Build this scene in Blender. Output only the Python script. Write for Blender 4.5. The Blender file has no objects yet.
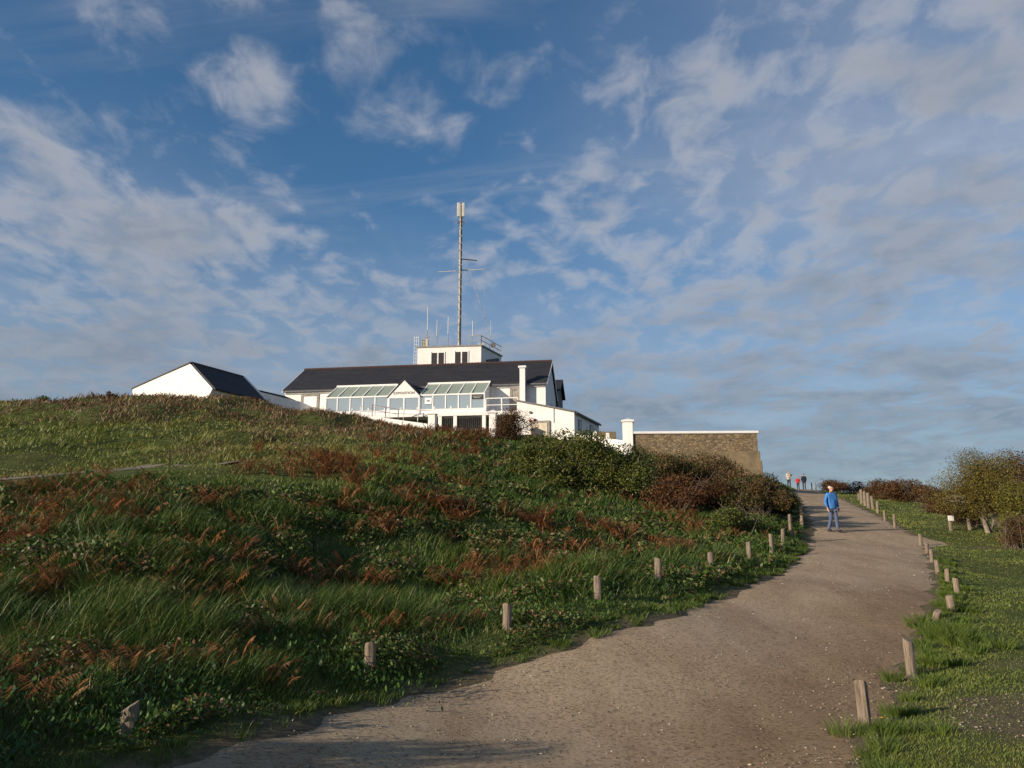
import bpy, bmesh, math, random
import numpy as np
from mathutils import Vector, Matrix
random.seed(7); rng = np.random.default_rng(7)
SC = bpy.context.scene; COL = SC.collection
PI = math.pi; rad = math.radians

# ------------------------------------------------------------------ camera maths
F = 804.0; PITCH = math.atan(161 / F); SP, CP = math.sin(PITCH), math.cos(PITCH)
EZ = 1.75                                   # eye height
def ray(px, py):
    u = (px - 512) / F; v = (384 - py) / F
    return np.array([u, CP - v * SP, SP + v * CP])
def P(px, py, Y):                            # the point at distance Y ahead seen at a pixel
    d = ray(px, py); d = d * (Y / d[1]); return np.array([d[0], d[1], d[2] + EZ])
def proj(p):
    x, y, z = p[0], p[1], p[2] - EZ
    dep = y * CP + z * SP; up = -y * SP + z * CP
    return 512 + F * x / dep, 384 - F * up / dep

# ------------------------------------------------------------------ object helpers
def tag(o, label=None, cat=None, group=None, kind=None):
    if label: o['label'] = label
    if cat: o['category'] = cat
    if group: o['group'] = group
    if kind: o['kind'] = kind
    return o
def empty(name, loc=(0, 0, 0), rz=0, label=None, cat=None, group=None):
    o = bpy.data.objects.new(name, None); COL.objects.link(o)
    o.location = loc; o.rotation_euler = (0, 0, rz); o.empty_display_size = .3
    return tag(o, label, cat, group)
def link(name, me, parent=None, loc=None):
    o = bpy.data.objects.new(name, me); COL.objects.link(o)
    if parent is not None: o.parent = parent
    if loc is not None: o.location = loc
    return o
class MB:
    def __init__(s): s.v = []; s.f = []
    def add(s, vs, fs):
        n = len(s.v); s.v += [tuple(map(float, v)) for v in vs]; s.f += [tuple(i + n for i in f) for f in fs]; return s
    def box(s, x0, x1, y0, y1, z0, z1):
        return s.add([(x0,y0,z0),(x1,y0,z0),(x1,y1,z0),(x0,y1,z0),(x0,y0,z1),(x1,y0,z1),(x1,y1,z1),(x0,y1,z1)],
                     [(0,3,2,1),(4,5,6,7),(0,1,5,4),(1,2,6,5),(2,3,7,6),(3,0,4,7)])
    def prism(s, poly, vec):                 # polygon (list of 3-D points) swept along vec
        n = len(poly); a = [np.array(p, float) for p in poly]; b = [p + np.array(vec, float) for p in a]
        nrm = np.zeros(3)
        for i in range(n): nrm += np.cross(a[i], a[(i + 1) % n])
        fl = np.dot(nrm, vec) > 0
        f = [tuple(range(n - 1, -1, -1)) if fl else tuple(range(n)), tuple(range(n, 2 * n)) if fl else tuple(range(2 * n - 1, n - 1, -1))]
        for i in range(n):
            j = (i + 1) % n; f.append((i, j, j + n, i + n) if fl else (j, i, i + n, j + n))
        return s.add(a + b, f)
    def tube(s, pts, rs, n=8, cap=True):
        pts = [np.array(p, float) for p in pts]
        if not hasattr(rs, '__len__'): rs = [rs] * len(pts)
        V = []; 
        for i, p in enumerate(pts):
            d = pts[min(i + 1, len(pts) - 1)] - pts[max(i - 1, 0)]; d = d / (np.linalg.norm(d) + 1e-9)
            a = np.cross(d, [0, 0, 1.0]) if abs(d[2]) < .95 else np.cross(d, [1.0, 0, 0])
            a /= np.linalg.norm(a); b = np.cross(d, a)
            for k in range(n):
                t = 2 * PI * k / n; V.append(p + rs[i] * (math.cos(t) * a + math.sin(t) * b))
        fs = []
        for i in range(len(pts) - 1):
            for k in range(n):
                k2 = (k + 1) % n; fs.append((i*n+k, i*n+k2, (i+1)*n+k2, (i+1)*n+k))
        if cap: fs += [tuple(range(n - 1, -1, -1)), tuple(range((len(pts)-1)*n, len(pts)*n))]
        return s.add(V, fs)
    def bar(s, a, b, w, h=None):             # rectangular bar from a to b
        h = h or w; a = np.array(a, float); b = np.array(b, float); d = b - a; d /= np.linalg.norm(d)
        u = np.cross(d, [0, 0, 1.0]) if abs(d[2]) < .95 else np.array([1.0, 0, 0]); u /= np.linalg.norm(u); v = np.cross(u, d)
        q = [u*w/2+v*h/2, -u*w/2+v*h/2, -u*w/2-v*h/2, u*w/2-v*h/2]
        return s.prism([a + k for k in q], b - a)
    def build(s, name, mat, parent=None, smooth=False, bevel=0, label=None):
        me = bpy.data.meshes.new(name); me.from_pydata(s.v, [], s.f)
        bm = bmesh.new(); bm.from_mesh(me); bmesh.ops.recalc_face_normals(bm, faces=bm.faces)
        if bevel: bmesh.ops.bevel(bm, geom=list(bm.edges), offset=bevel, segments=1, affect='EDGES', clamp_overlap=True)
        bm.to_mesh(me); bm.free(); me.materials.append(mat)
        if smooth: me.shade_smooth()
        o = link(name, me, parent)
        if label: o['label'] = label
        return o
def np_mesh(name, V, faces, mat, parent=None, attrs=None, smooth=False):
    """V (n,3); faces: list of int arrays (m,k)"""
    me = bpy.data.meshes.new(name); me.vertices.add(len(V)); me.vertices.foreach_set('co', np.ascontiguousarray(V, np.float32).ravel())
    tot = sum(f.size for f in faces); nf = sum(len(f) for f in faces)
    me.loops.add(tot); me.polygons.add(nf)
    me.loops.foreach_set('vertex_index', np.concatenate([f.ravel() for f in faces]).astype(np.int32))
    ls = []; o = 0
    for f in faces:
        ls.append(o + np.arange(len(f)) * f.shape[1]); o += f.size
    me.polygons.foreach_set('loop_start', np.concatenate(ls).astype(np.int32))
    if smooth: me.polygons.foreach_set('use_smooth', np.ones(nf, bool))
    me.update(calc_edges=True)
    for k, a in (attrs or {}).items():
        at = me.attributes.new(k, 'FLOAT', 'POINT'); at.data.foreach_set('value', np.ascontiguousarray(a, np.float32))
    me.materials.append(mat)
    return link(name, me, parent)

# ------------------------------------------------------------------ materials
class NT:
    def __init__(s, name):
        s.m = bpy.data.materials.new(name); s.m.use_nodes = True; s.t = s.m.node_tree; s.n = s.t.nodes; s.l = s.t.links
        s.b = s.n['Principled BSDF']; s.out = s.n['Material Output']
    def node(s, t, **kw):
        x = s.n.new(t)
        for k, v in kw.items():
            if k in x.inputs.keys() if hasattr(x.inputs, 'keys') else False: x.inputs[k].default_value = v
            else: setattr(x, k, v)
        return x
    def L(s, a, b): s.l.new(a, b)
    def coords(s, scale=(1, 1, 1), kind='Object', rot=(0,0,0)):
        tc = s.n.new('ShaderNodeTexCoord'); mp = s.n.new('ShaderNodeMapping'); mp.inputs['Scale'].default_value = scale; mp.inputs['Rotation'].default_value = rot
        s.L(tc.outputs[kind], mp.inputs[0]); return mp.outputs[0]
    def noise(s, vec, scale, detail=4, rough=.55):
        x = s.n.new('ShaderNodeTexNoise'); x.inputs['Scale'].default_value = scale; x.inputs['Detail'].default_value = detail; x.inputs['Roughness'].default_value = rough
        if vec is not None: s.L(vec, x.inputs['Vector'])
        return x.outputs['Fac']
    def ramp(s, fac, stops, interp='LINEAR'):
        x = s.n.new('ShaderNodeValToRGB'); cr = x.color_ramp; cr.interpolation = interp
        while len(cr.elements) < len(stops): cr.elements.new(.5)
        for e, (p, c) in zip(cr.elements, stops):
            e.position = p; e.color = (c, c, c, 1) if not hasattr(c, '__len__') else (*c, 1)
        s.L(fac, x.inputs[0]); return x.outputs[0]
    def mix(s, f, a, b, mode='MIX'):
        x = s.n.new('ShaderNodeMix'); x.data_type = 'RGBA'; x.blend_type = mode
        for i, v in ((0, f), (6, a), (7, b)):
            if hasattr(v, 'is_output') or isinstance(v, bpy.types.NodeSocket): s.L(v, x.inputs[i])
            else: x.inputs[i].default_value = v if i == 0 else (*v, 1)
        return x.outputs[2]
    def bump(s, h, strength=.3, dist=.02):
        x = s.n.new('ShaderNodeBump'); x.inputs['Strength'].default_value = strength; x.inputs['Distance'].default_value = dist
        s.L(h, x.inputs['Height']); s.L(x.outputs[0], s.b.inputs['Normal'])
    def attr(s, name):
        x = s.n.new('ShaderNodeAttribute'); x.attribute_name = name; return x.outputs['Fac']
    def set(s, **kw):
        for k, v in kw.items():
            k = k.replace('_', ' '); 
            s.b.inputs[k].default_value = (*v, 1) if hasattr(v, '__len__') else v
        return s
def simple(name, c, rough=.7, c2=None, sc=3, bump=0, metal=0, spec=.3):
    t = NT(name); t.b.inputs['Roughness'].default_value = rough; t.b.inputs['Metallic'].default_value = metal
    t.b.inputs['Specular IOR Level'].default_value = spec
    c2 = c2 or tuple(x * .8 for x in c); v = t.coords(); n = t.noise(v, sc, 6)
    t.L(t.ramp(n, [(.35, c), (.7, c2)]), t.b.inputs['Base Color'])
    if bump: t.bump(t.noise(v, sc * 8, 4), bump)
    return t.m
M = {}
def whitewall():
    t = NT('white_render'); v = t.coords(); n = t.noise(v, .9, 6); st = t.noise(t.coords((2.2, 2.2, .25)), 1.6, 6, .65)
    c = t.ramp(n, [(.35, (.82, .80, .765)), (.7, (.74, .715, .68))]); c = t.mix(t.ramp(st, [(.52, 0.), (.78, .55)]), c, (.50, .47, .41)); t.L(c, t.b.inputs['Base Color'])
    t.b.inputs['Roughness'].default_value = .85; t.bump(t.noise(v, 9, 4), .15); return t.m
M['white'] = whitewall()
M['white_trim'] = simple('white_paint', (.80, .79, .77), .5, (.72, .70, .68), 2)
M['cream'] = simple('cream_panel', (.62, .55, .42), .7, (.5, .44, .34), 3)
M['grey'] = simple('grey_concrete', (.30, .28, .25), .85, (.2, .18, .16), 3, .2)
M['dark'] = simple('dark_metal', (.03, .03, .032), .5, (.05, .05, .05), 5)
M['gutter'] = simple('zinc_gutter', (.17, .17, .18), .5, (.11, .11, .12), 5)
M['void'] = simple('dark_interior', (.02, .02, .02), .9)
M['mast'] = simple('galvanised_mast', (.42, .39, .32), .6, (.20, .18, .14), 2)
M['antenna'] = simple('antenna_plastic', (.55, .54, .50), .5)
M['red'] = simple('red_paint', (.22, .025, .02), .5)
M['ridge'] = simple('ridge_tile', (.075, .036, .032), .8, (.04, .028, .028), 8)
M['leafroof'] = None
def slate():
    t = NT('roof_slate'); v = t.coords((1, 1, 1), 'Object')
    sp = t.n.new('ShaderNodeSeparateXYZ'); t.L(v, sp.inputs[0]); cb = t.n.new('ShaderNodeCombineXYZ')
    ad = t.n.new('ShaderNodeMath'); ad.operation = 'ADD'; t.L(sp.outputs[0], cb.inputs[0]); t.L(sp.outputs[2], ad.inputs[0]); ad.inputs[1].default_value = 0
    t.L(ad.outputs[0], cb.inputs[1])
    b = t.n.new('ShaderNodeTexBrick'); t.L(cb.outputs[0], b.inputs[0]); b.inputs['Scale'].default_value = 1; b.inputs['Brick Width'].default_value = .3
    b.inputs['Row Height'].default_value = .14; b.inputs['Mortar Size'].default_value = .008
    b.inputs['Color1'].default_value = (.020, .021, .026, 1); b.inputs['Color2'].default_value = (.032, .032, .037, 1); b.inputs['Mortar'].default_value = (.01, .01, .01, 1)
    n = t.noise(t.coords((.35, 1, 3)), 1.1, 7, .7); t.L(t.mix(t.ramp(n, [(.4, 0.), (.7, .9)]), b.outputs[0], (.04, .037, .036)), t.b.inputs['Base Color'])
    t.b.inputs['Roughness'].default_value = .6; t.b.inputs['Specular IOR Level'].default_value = .25; t.bump(b.outputs['Fac'], .3, .01); return t.m
M['slate'] = slate()
def glass(name, col, a=.35, rough=.06):
    t = NT(name); t.set(Base_Color=col, Roughness=rough); t.b.inputs['Specular IOR Level'].default_value = .8
    tr = t.n.new('ShaderNodeBsdfTransparent'); tr.inputs[0].default_value = (.85, .9, .92, 1); mx = t.n.new('ShaderNodeMixShader'); mx.inputs[0].default_value = a
    t.L(t.b.outputs[0], mx.inputs[1]); t.L(tr.outputs[0], mx.inputs[2]); t.L(mx.outputs[0], t.out.inputs[0]); return t.m
M['glass'] = glass('window_glass', (.34, .42, .48), .25)
M['glass_dark'] = glass('dark_window_glass', (.035, .025, .02), .0, .25)
M['glass_roof'] = glass('green_roof_glass', (.25, .30, .24), .0, .55)
def stone():
    t = NT('rubble_stone'); v = t.coords(); sp = t.n.new('ShaderNodeSeparateXYZ'); t.L(v, sp.inputs[0]); cb = t.n.new('ShaderNodeCombineXYZ')
    t.L(sp.outputs[0], cb.inputs[0]); t.L(sp.outputs[2], cb.inputs[1]); t.L(sp.outputs[1], cb.inputs[2])
    vo = t.n.new('ShaderNodeTexVoronoi'); mp = t.n.new('ShaderNodeMapping'); mp.inputs['Scale'].default_value = (3.2, 6.5, 3.2); t.L(cb.outputs[0], mp.inputs[0]); t.L(mp.outputs[0], vo.inputs['Vector']); vo.inputs['Scale'].default_value = 1
    vo2 = t.n.new('ShaderNodeTexVoronoi'); vo2.feature = 'DISTANCE_TO_EDGE'; t.L(mp.outputs[0], vo2.inputs['Vector']); vo2.inputs['Scale'].default_value = 1
    sc = t.n.new('ShaderNodeSeparateColor'); t.L(vo.outputs['Color'], sc.inputs[0])
    c = t.ramp(sc.outputs[0], [(0, (.12, .09, .055)), (.4, (.26, .19, .105)), (.75, (.36, .27, .155)), (1, (.21, .17, .125))])
    j = t.ramp(vo2.outputs['Distance'], [(.02, 0.), (.12, 1.)]); c = t.mix(j, (.07, .05, .03), c)
    n = t.noise(v, 9, 5); c = t.mix(t.ramp(n, [(.35, .55), (.7, 0.)]), c, (.12, .09, .055))
    t.L(c, t.b.inputs['Base Color']); t.b.inputs['Roughness'].default_value = .9; t.bump(vo2.outputs['Distance'], .6, .04); return t.m
M['stone'] = stone()
M['plinth'] = simple('old_render', (.24, .18, .11), .9, (.12, .10, .06), 1.6, .3)
def wood():
    t = NT('weathered_wood'); v = t.coords((14, 14, 1.6)); n = t.noise(v, 3, 6, .65); n2 = t.noise(t.coords((1, 1, 1)), 6, 3)
    c = t.ramp(n, [(.3, (.06, .048, .038)), (.5, (.18, .138, .10)), (.72, (.30, .235, .17))]); c = t.mix(t.ramp(n2, [(.45, 0.), (.75, .5)]), c, (.20, .18, .15))
    t.L(c, t.b.inputs['Base Color']); t.b.inputs['Roughness'].default_value = .9; t.bump(n, .7, .012); return t.m
M['wood'] = wood()
def leafmat(name, stops, transl=.25, rough=.5, spec=.3):
    t = NT(name); c = t.ramp(t.attr('tint'), stops); t.L(c, t.b.inputs['Base Color']); t.b.inputs['Roughness'].default_value = rough; t.b.inputs['Specular IOR Level'].default_value = spec
    tr = t.n.new('ShaderNodeBsdfTranslucent'); t.L(c, tr.inputs[0]); mx = t.n.new('ShaderNodeMixShader'); mx.inputs[0].default_value = transl
    t.L(t.b.outputs[0], mx.inputs[1]); t.L(tr.outputs[0], mx.inputs[2]); t.L(mx.outputs[0], t.out.inputs[0]); return t.m
M['grass'] = leafmat('grass_blades', [(0, (.022, .050, .010)), (.3, (.068, .118, .019)), (.5, (.145, .180, .032)), (.7, (.20, .18, .05)), (.84, (.34, .28, .14)), (.92, (.12, .072, .040)), (1, (.18, .085, .040))])
M['bracken'] = leafmat('dead_bracken', [(0, (.08, .038, .02)), (.45, (.24, .09, .035)), (.8, (.36, .16, .06)), (1, (.40, .25, .13))], .2, .8, .1)
M['weed'] = leafmat('broad_leaves', [(0, (.012, .04, .008)), (.6, (.035, .09, .015)), (1, (.09, .16, .03))], .25, .5, .3)
M['lf_green'] = leafmat('evergreen_leaves', [(0, (.025, .045, .009)), (.5, (.08, .10, .018)), (1, (.16, .155, .03))], .2, .5)
M['lf_brown'] = leafmat('autumn_leaves', [(0, (.035, .022, .014)), (.5, (.10, .055, .025)), (1, (.17, .09, .035))], .2, .7, .1)
M['lf_mixed'] = leafmat('mixed_leaves', [(0, (.02, .035, .010)), (.35, (.055, .065, .018)), (.55, (.10, .06, .028)), (1, (.17, .095, .042))], .2, .6, .15)
M['lf_rust'] = leafmat('rust_leaves', [(0, (.045, .022, .013)), (.6, (.115, .055, .026)), (1, (.18, .10, .04))], .2, .7, .1)
M['lf_olive'] = leafmat('olive_leaves', [(0, (.055, .05, .014)), (.5, (.14, .115, .026)), (1, (.23, .18, .045))], .25, .6, .2)
M['lf_yellow'] = leafmat('yellow_green_leaves', [(0, (.04, .045, .012)), (.5, (.11, .105, .02)), (1, (.20, .17, .035))], .25, .6, .2)
M['bark'] = simple('twig_bark', (.13, .10, .075), .9, (.07, .055, .04), 8, .3)
M['bark_pale'] = simple('lichen_bark', (.30, .25, .19), .9, (.16, .13, .10), 8, .3)

# ------------------------------------------------------------------ terrain
zp_y = [-40, 0, 5, 8, 10, 14, 20, 26, 33, 45, 60, 73, 80, 100, 130]
zp_z = [-1.9, -1.75, -1.76, -1.74, -1.58, -1.15, -.65, -.1, .62, 1.95, 3.62, 4.93, 5.2, 4.6, 3.0]
_yy = np.arange(-40, 130, .25); _zz = np.interp(_yy, zp_y, zp_z); _k = np.hanning(13); _k /= _k.sum()
_zs = np.convolve(np.pad(_zz, 6, 'edge'), _k, 'valid')
def zP(y): return np.interp(y, _yy, _zs)
def solve(px, py, off):
    Y = np.arange(3, 90, .05); d = ray(px, py); z = Y / d[1] * d[2]; g = zP(Y) + off
    i = np.argmax(z < g) if d[2] > 0 else np.argmax(z < g)
    idx = np.where(np.diff(np.sign(z - g)) != 0)[0]
    if len(idx) == 0: i = np.argmin(abs(z - g))
    else: i = idx[0]
    return (d[0] * Y[i] / d[1], Y[i])
left_px = [(180,755),(330,717),(430,688),(480,672),(560,650),(610,634),(660,618),(720,597),(762,581),(790,567),(806,550),(812,535),(810,520),(805,508),(800,499),(794,491.5)]
right_px = [(845,768),(868,735),(886,705),(903,668),(916,640),(926,620),(934,600),(936,580),(932,563),(926,550),(921,541),(897,526),(878,516),(859,507),(846,501),(832,494.5),(820,491)]
LE = [(-9, -20), (-7.5, -5), (-6.2, 1), (-4.6, 3.5)] + [solve(x, y, .06) for x, y in left_px] + [(29, 82), (38, 100), (50, 125)]
RE = [(3, -20), (1.6, -5), (1.5, 1), (1.9, 4)] + [solve(x, y, -.04) for x, y in right_px] + [(32, 82), (41.5, 100), (54, 125)]
def mono(E):
    out = [E[0]]
    for e in E[1:]:
        if e[1] > out[-1][1] + .15: out.append(e)
    a = np.array(out); yy = np.arange(-20, 125, .1); xx = np.interp(yy, a[:, 1], a[:, 0])
    k = np.hanning(13); k /= k.sum(); return yy, np.convolve(np.pad(xx, 6, 'edge'), k, 'valid')
ly, lx = mono(LE); ry, rx = mono(RE)
lwob = .10 * np.sin(ly * 2.1) + .07 * np.sin(ly * 5.3 + 1) + .04 * np.sin(ly * 11.1); rwob = .09 * np.sin(ry * 2.7 + 2) + .07 * np.sin(ry * 6.1) + .03 * np.sin(ry * 13)
def XL(y): return np.interp(y, ly, lx + lwob)
def XR(y): return np.interp(y, ry, rx + rwob + 1.0 * np.exp(-((ry - 28.6) / 1.3) ** 2))
def XLs(y): return np.interp(y, ly, lx)
def XRs(y): return np.interp(y, ry, rx)
sl = np.gradient(lx, ly); sr = np.gradient(rx, ry)
def dL(x, y): return (XLs(y) - x) / np.sqrt(1 + np.interp(y, ly, sl) ** 2)      # metres left of the path
def dR(x, y): return (x - XRs(y)) / np.sqrt(1 + np.interp(y, ry, sr) ** 2)
C = []
for Y in list(np.arange(-18, 10, 3)) + list(np.arange(10, 80, 5)) + [85, 95, 110]:
    z = zP(Y); a, b = XLs(Y), XRs(Y)
    C += [(a, Y, z + .06), ((a + b) / 2, Y, z + .03), (b, Y, z - .04)]
lposts = [(128,715,6.6,.10),(370,664,9.2,.0),(507,628,11.3,.0),(598,602,13.2,0),(658,589,15.3,0),(711,575,18.,0),(750,566,20.5,0),(772,556,23,0),(783,548,25,0),(791,540,27.5,0),(802,527,31,0)]
for px, py, Y, _ in lposts: p = P(px, py, Y); C.append((p[0], p[1], p[2] - EZ))
hill = [(0,740,5.6),(0,690,6.8),(0,600,9.3),(0,540,12),(0,491,16.6),(0,476,19.5),(0,455,28),(0,428,40),(0,400,53),
 (120,650,8.2),(120,560,11.6),(120,500,15.8),(120,470,20.),(120,452,30),(120,396,53),
 (230,670,8.2),(230,600,10.8),(230,540,14),(230,490,18),(230,464,22.5),(230,440,36),(230,396,54),
 (330,640,9.8),(330,560,14.3),(330,500,19),(330,460,26),(330,436,42),(330,413,58),(380,421.5,60.5),(405,427,60.5),
 (430,610,12.6),(430,540,18.5),(430,480,28),(430,447,42),(430,433,61),
 (510,580,14.5),(510,530,20.5),(510,485,31),(510,455,44),(510,442,56),
 (600,565,17),(600,525,24),(600,490,35),(600,470,46),(600,455,56),
 (690,555,20.5),(690,525,28),(690,505,38),(690,488,50),
 (750,545,24.5),(750,520,33),(750,503,44),(750,485,56),(-300,560,12),(-300,480,22),(-300,400,50)]
for px, py, Y in hill: p = P(px, py, Y); C.append((p[0], p[1], p[2] - EZ - .18))
C += [(-17, 4, .6), (-17, 9, 1.4), (-19, 14, 2.4), (-24, 20, 3.4), (-24, 5, 1.2), (-8.5, 1, -1.2)]  # rise out of view at left, added to throw shade on the bank
C += [(-30, 70, 10.2), (-15, 75, 9.3), (0, 66, 8.9), (5, 70, 9.1), (-40, 90, 9), (0, 90, 9), (10, 66, 7.4), (16, 63, 6.4), (12, 75, 8), (18, 90, 6.5), (-70, 60, 9), (-60, 20, 3), (-60, -10, -1), (-25, -15, -1.6), (-12, 3, -1.5), (-20, 0, -1.3)]
for px, py, Y in [(1015,768,6.2),(1020,700,8.8),(1020,640,12.6),(1020,585,19.5),(1015,548,27),(985,540,29.5),(1100,560,24),(1100,700,8),(1000,523,36),(960,528,33),(940,517,40),(900,505,50),(1000,505,50)]:
    p = P(px, py, Y); C.append((p[0], p[1], p[2] - EZ))
C += [(40, 70, 3.5), (50, 40, -.5), (45, 20, -2.2), (30, 5, -2.4), (30, -15, -2.4), (45, 100, 3), (12, -10, -1.9)]
C = np.array(C, float); cc2 = 2.5 ** 2
def phi(r2): return np.sqrt(r2 + cc2)
A_ = phi((C[:, None, 0] - C[None, :, 0]) ** 2 + (C[:, None, 1] - C[None, :, 1]) ** 2); n_ = len(C)
A_ -= np.eye(n_) * .05
W_ = np.linalg.lstsq(A_, C[:, 2] - 2, rcond=1e-7)[0]
def rbf(x, y):
    o = np.zeros(x.shape)
    for i in range(n_): o += W_[i] * np.sqrt((x - C[i, 0]) ** 2 + (y - C[i, 1]) ** 2 + cc2)
    return o + 2
_vt = rng.random((256, 256))
def vnoise(x, y, s):
    x = x / s + 1000.3; y = y / s + 1000.7; xi = np.floor(x).astype(int); yi = np.floor(y).astype(int); fx = x - xi; fy = y - yi
    fx = fx * fx * (3 - 2 * fx); fy = fy * fy * (3 - 2 * fy); g = lambda a, b: _vt[a % 256, b % 256]
    return (g(xi, yi) * (1 - fx) + g(xi + 1, yi) * fx) * (1 - fy) + (g(xi, yi + 1) * (1 - fx) + g(xi + 1, yi + 1) * fx) * fy
def fbm(x, y, s): return (vnoise(x, y, s) + .5 * vnoise(x + 31, y + 17, s / 2.1) + .25 * vnoise(x + 7, y + 77, s / 4.3)) / 1.75
def ss(a, b, x): t = np.clip((x - a) / (b - a), 0, 1); return t * t * (3 - 2 * t)
GX = np.arange(-72, 56, .25); GY = np.arange(-14, 112, .25)
gx, gy = np.meshgrid(GX, GY)
H = rbf(gx, gy)
dl = dL(gx, gy); dr = dR(gx, gy)
H += ss(.0, 2.0, dl) * ((fbm(gx, gy, 4.5) - .5) * .75 + (fbm(gx + 50, gy, 1.3) - .5) * .34) * ss(5, 9, np.hypot(gx, gy) + dl) * (1 - .85 * ss(-3, -6, gx) * ss(12, 15, gy) * (1 - ss(23, 27, gy)))
H += ss(26, 33, gy) * (1 - ss(55, 62, gy)) * ss(-3, -8, gx) * (fbm(gx + 9, gy + 70, 5.0) - .5) * 1.1
H += ss(0, .7, dl) * .10 * (1 - ss(1.5, 4, dl))
H += ss(.2, 1.5, dr) * ((fbm(gx, gy, 2.2) - .5) * .12 - .02)
H += (fbm(gx, gy, 1.6) - .5) * .04 - .0
H += EZ
def T(x, y):
    x = np.asarray(x, float); y = np.asarray(y, float)
    fx = np.clip((x - GX[0]) / .25, 0, len(GX) - 1.001); fy = np.clip((y - GY[0]) / .25, 0, len(GY) - 1.001)
    i = fx.astype(int); j = fy.astype(int); fx = fx - i; fy = fy - j
    return (H[j, i] * (1 - fx) + H[j, i + 1] * fx) * (1 - fy) + (H[j + 1, i] * (1 - fx) + H[j + 1, i + 1] * fx) * fy
def hit(px, py, y0=3, y1=105):
    d = ray(px, py); Y = np.arange(y0, y1, .05); X = d[0] / d[1] * Y; Z = d[2] / d[1] * Y + EZ
    k = np.argmax(Z < T(X, Y)); return np.array([X[k], Y[k], T(X[k], Y[k])])
def col(px, Y):                                   # ground point in a picture column at distance Y
    z = EZ
    for _ in range(6):
        dep = Y * CP + (z - EZ) * SP; x = (px - 512) / F * dep; z = float(T(x, Y))
    return np.array([x, Y, z])
LE2 = [(-8.2, -20), (-6.5, -5), (-5.2, 1), (-3.6, 3.8)] + [tuple(hit(*q)[:2]) for q in left_px] + [(29, 82), (38, 100), (50, 125)]
RE2 = [(3, -20), (1.6, -5), (1.5, 1), (1.9, 4)] + [tuple(hit(*q)[:2]) for q in right_px] + [(32, 82), (41.5, 100), (54, 125)]
ly, lx = mono(LE2); ry, rx = mono(RE2)
# the little footpath crossing the hill on the left
FP_pts = np.array([hit(*q)[:2] for q in [(-60, 484), (0, 479.5), (60, 474.5), (120, 470), (180, 466), (230, 463)]])
def dFP(x, y):
    best = np.full(np.shape(x), 1e9)
    for a, b in zip(FP_pts[:-1], FP_pts[1:]):
        ab = b - a; t = np.clip(((x - a[0]) * ab[0] + (y - a[1]) * ab[1]) / ab.dot(ab), 0, 1)
        best = np.minimum(best, np.hypot(x - a[0] - t * ab[0], y - a[1] - t * ab[1]))
    return best
def bareness(x, y):                               # worn soil on the right verge
    r = dR(x, y)
    b = ss(.44, .60, fbm(x * .55 + 4, y + 3, 1.5)) * ss(.25, .8, r) * (1 - ss(9.5, 13, y)) * .72 
    b = np.maximum(b, .62 * np.exp(-((x - 5.6) / 1.1) ** 2 - ((y - 8.6) / .9) ** 2))
    b = np.maximum(b, .55 * np.exp(-((x - 4.9) / .8) ** 2 - ((y - 6.9) / .5) ** 2))
    b2 = ss(.66, .76, fbm(x * .5 + 9, y + 13, 2.2)) * ss(.6, 1.4, r) * ss(9, 12, y) * .6
    edge = ss(-.4, -.3, r) * (1 - ss(.12, .42, r + (fbm(x, y, .6) - .5) * .5)) * .75
    le = dL(x, y); edgel = ss(-.4, -.3, le) * (1 - ss(.05, .35, le + (fbm(x, y, .8) - .5) * .5)) * .8
    return np.clip(np.maximum.reduce([b, b2, edge, edgel, 1 - ss(.35, .5, dFP(x, y))]), 0, 1)
# ground sheet: fine grid in the middle, coarse rows out to the horizon
far = np.array([4, 12, 30, 70, 150, 320, 700, 1500, 3000.])
AX = np.concatenate([GX[0] - far[::-1], GX, GX[-1] + far]); AY = np.concatenate([GY[0] - far[::-1], GY, GY[-1] + far])
ax, ay = np.meshgrid(AX, AY); cxx = np.clip(ax, GX[0], GX[-1]); cyy = np.clip(ay, GY[0], GY[-1])
dd = np.hypot(ax - cxx, ay - cyy); g = T(cxx, cyy); g = g + (-8 - g) * ss(0, 260, dd)
ins = np.minimum(ax - XL(ay), XR(ay) - ax); g = g - .10 * ss(.04, .3, ins) * (dd < .01)
g = g - .06 * (1 - ss(.2, .4, dFP(ax, ay)))
ny, nx = g.shape; idx = np.arange(ny * nx).reshape(ny, nx)
q = np.stack([idx[:-1, :-1], idx[:-1, 1:], idx[1:, 1:], idx[1:, :-1]], -1).reshape(-1, 4)
t = NT('earth_and_moss'); v = t.coords()
n1 = t.noise(v, 2.5, 6, .65); n2 = t.noise(v, .35, 4)
green = t.ramp(n1, [(.3, (.035, .05, .014)), (.6, (.08, .10, .028)), (.8, (.15, .14, .05))])
green = t.mix(t.ramp(n2, [(.45, 0.), (.7, .5)]), green, (.06, .05, .02))
soil = t.ramp(t.noise(v, 14, 8, .7), [(.3, (.07, .052, .034)), (.55, (.15, .115, .078)), (.78, (.27, .22, .16))])
t.L(t.mix(t.attr('bare'), green, soil), t.b.inputs['Base Color']); t.b.inputs['Roughness'].default_value = .95; t.b.inputs['Specular IOR Level'].default_value = .1; t.bump(t.noise(v, 20, 6, .7), .8, .04)
M['ground'] = t.m
o = np_mesh('ground', np.stack([ax, ay, g], -1).reshape(-1, 3), [q], M['ground'], attrs={'bare': bareness(ax, ay).ravel()}, smooth=True)
tag(o, 'grassy hillside and verges under the path and buildings', 'ground', kind='structure')
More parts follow.
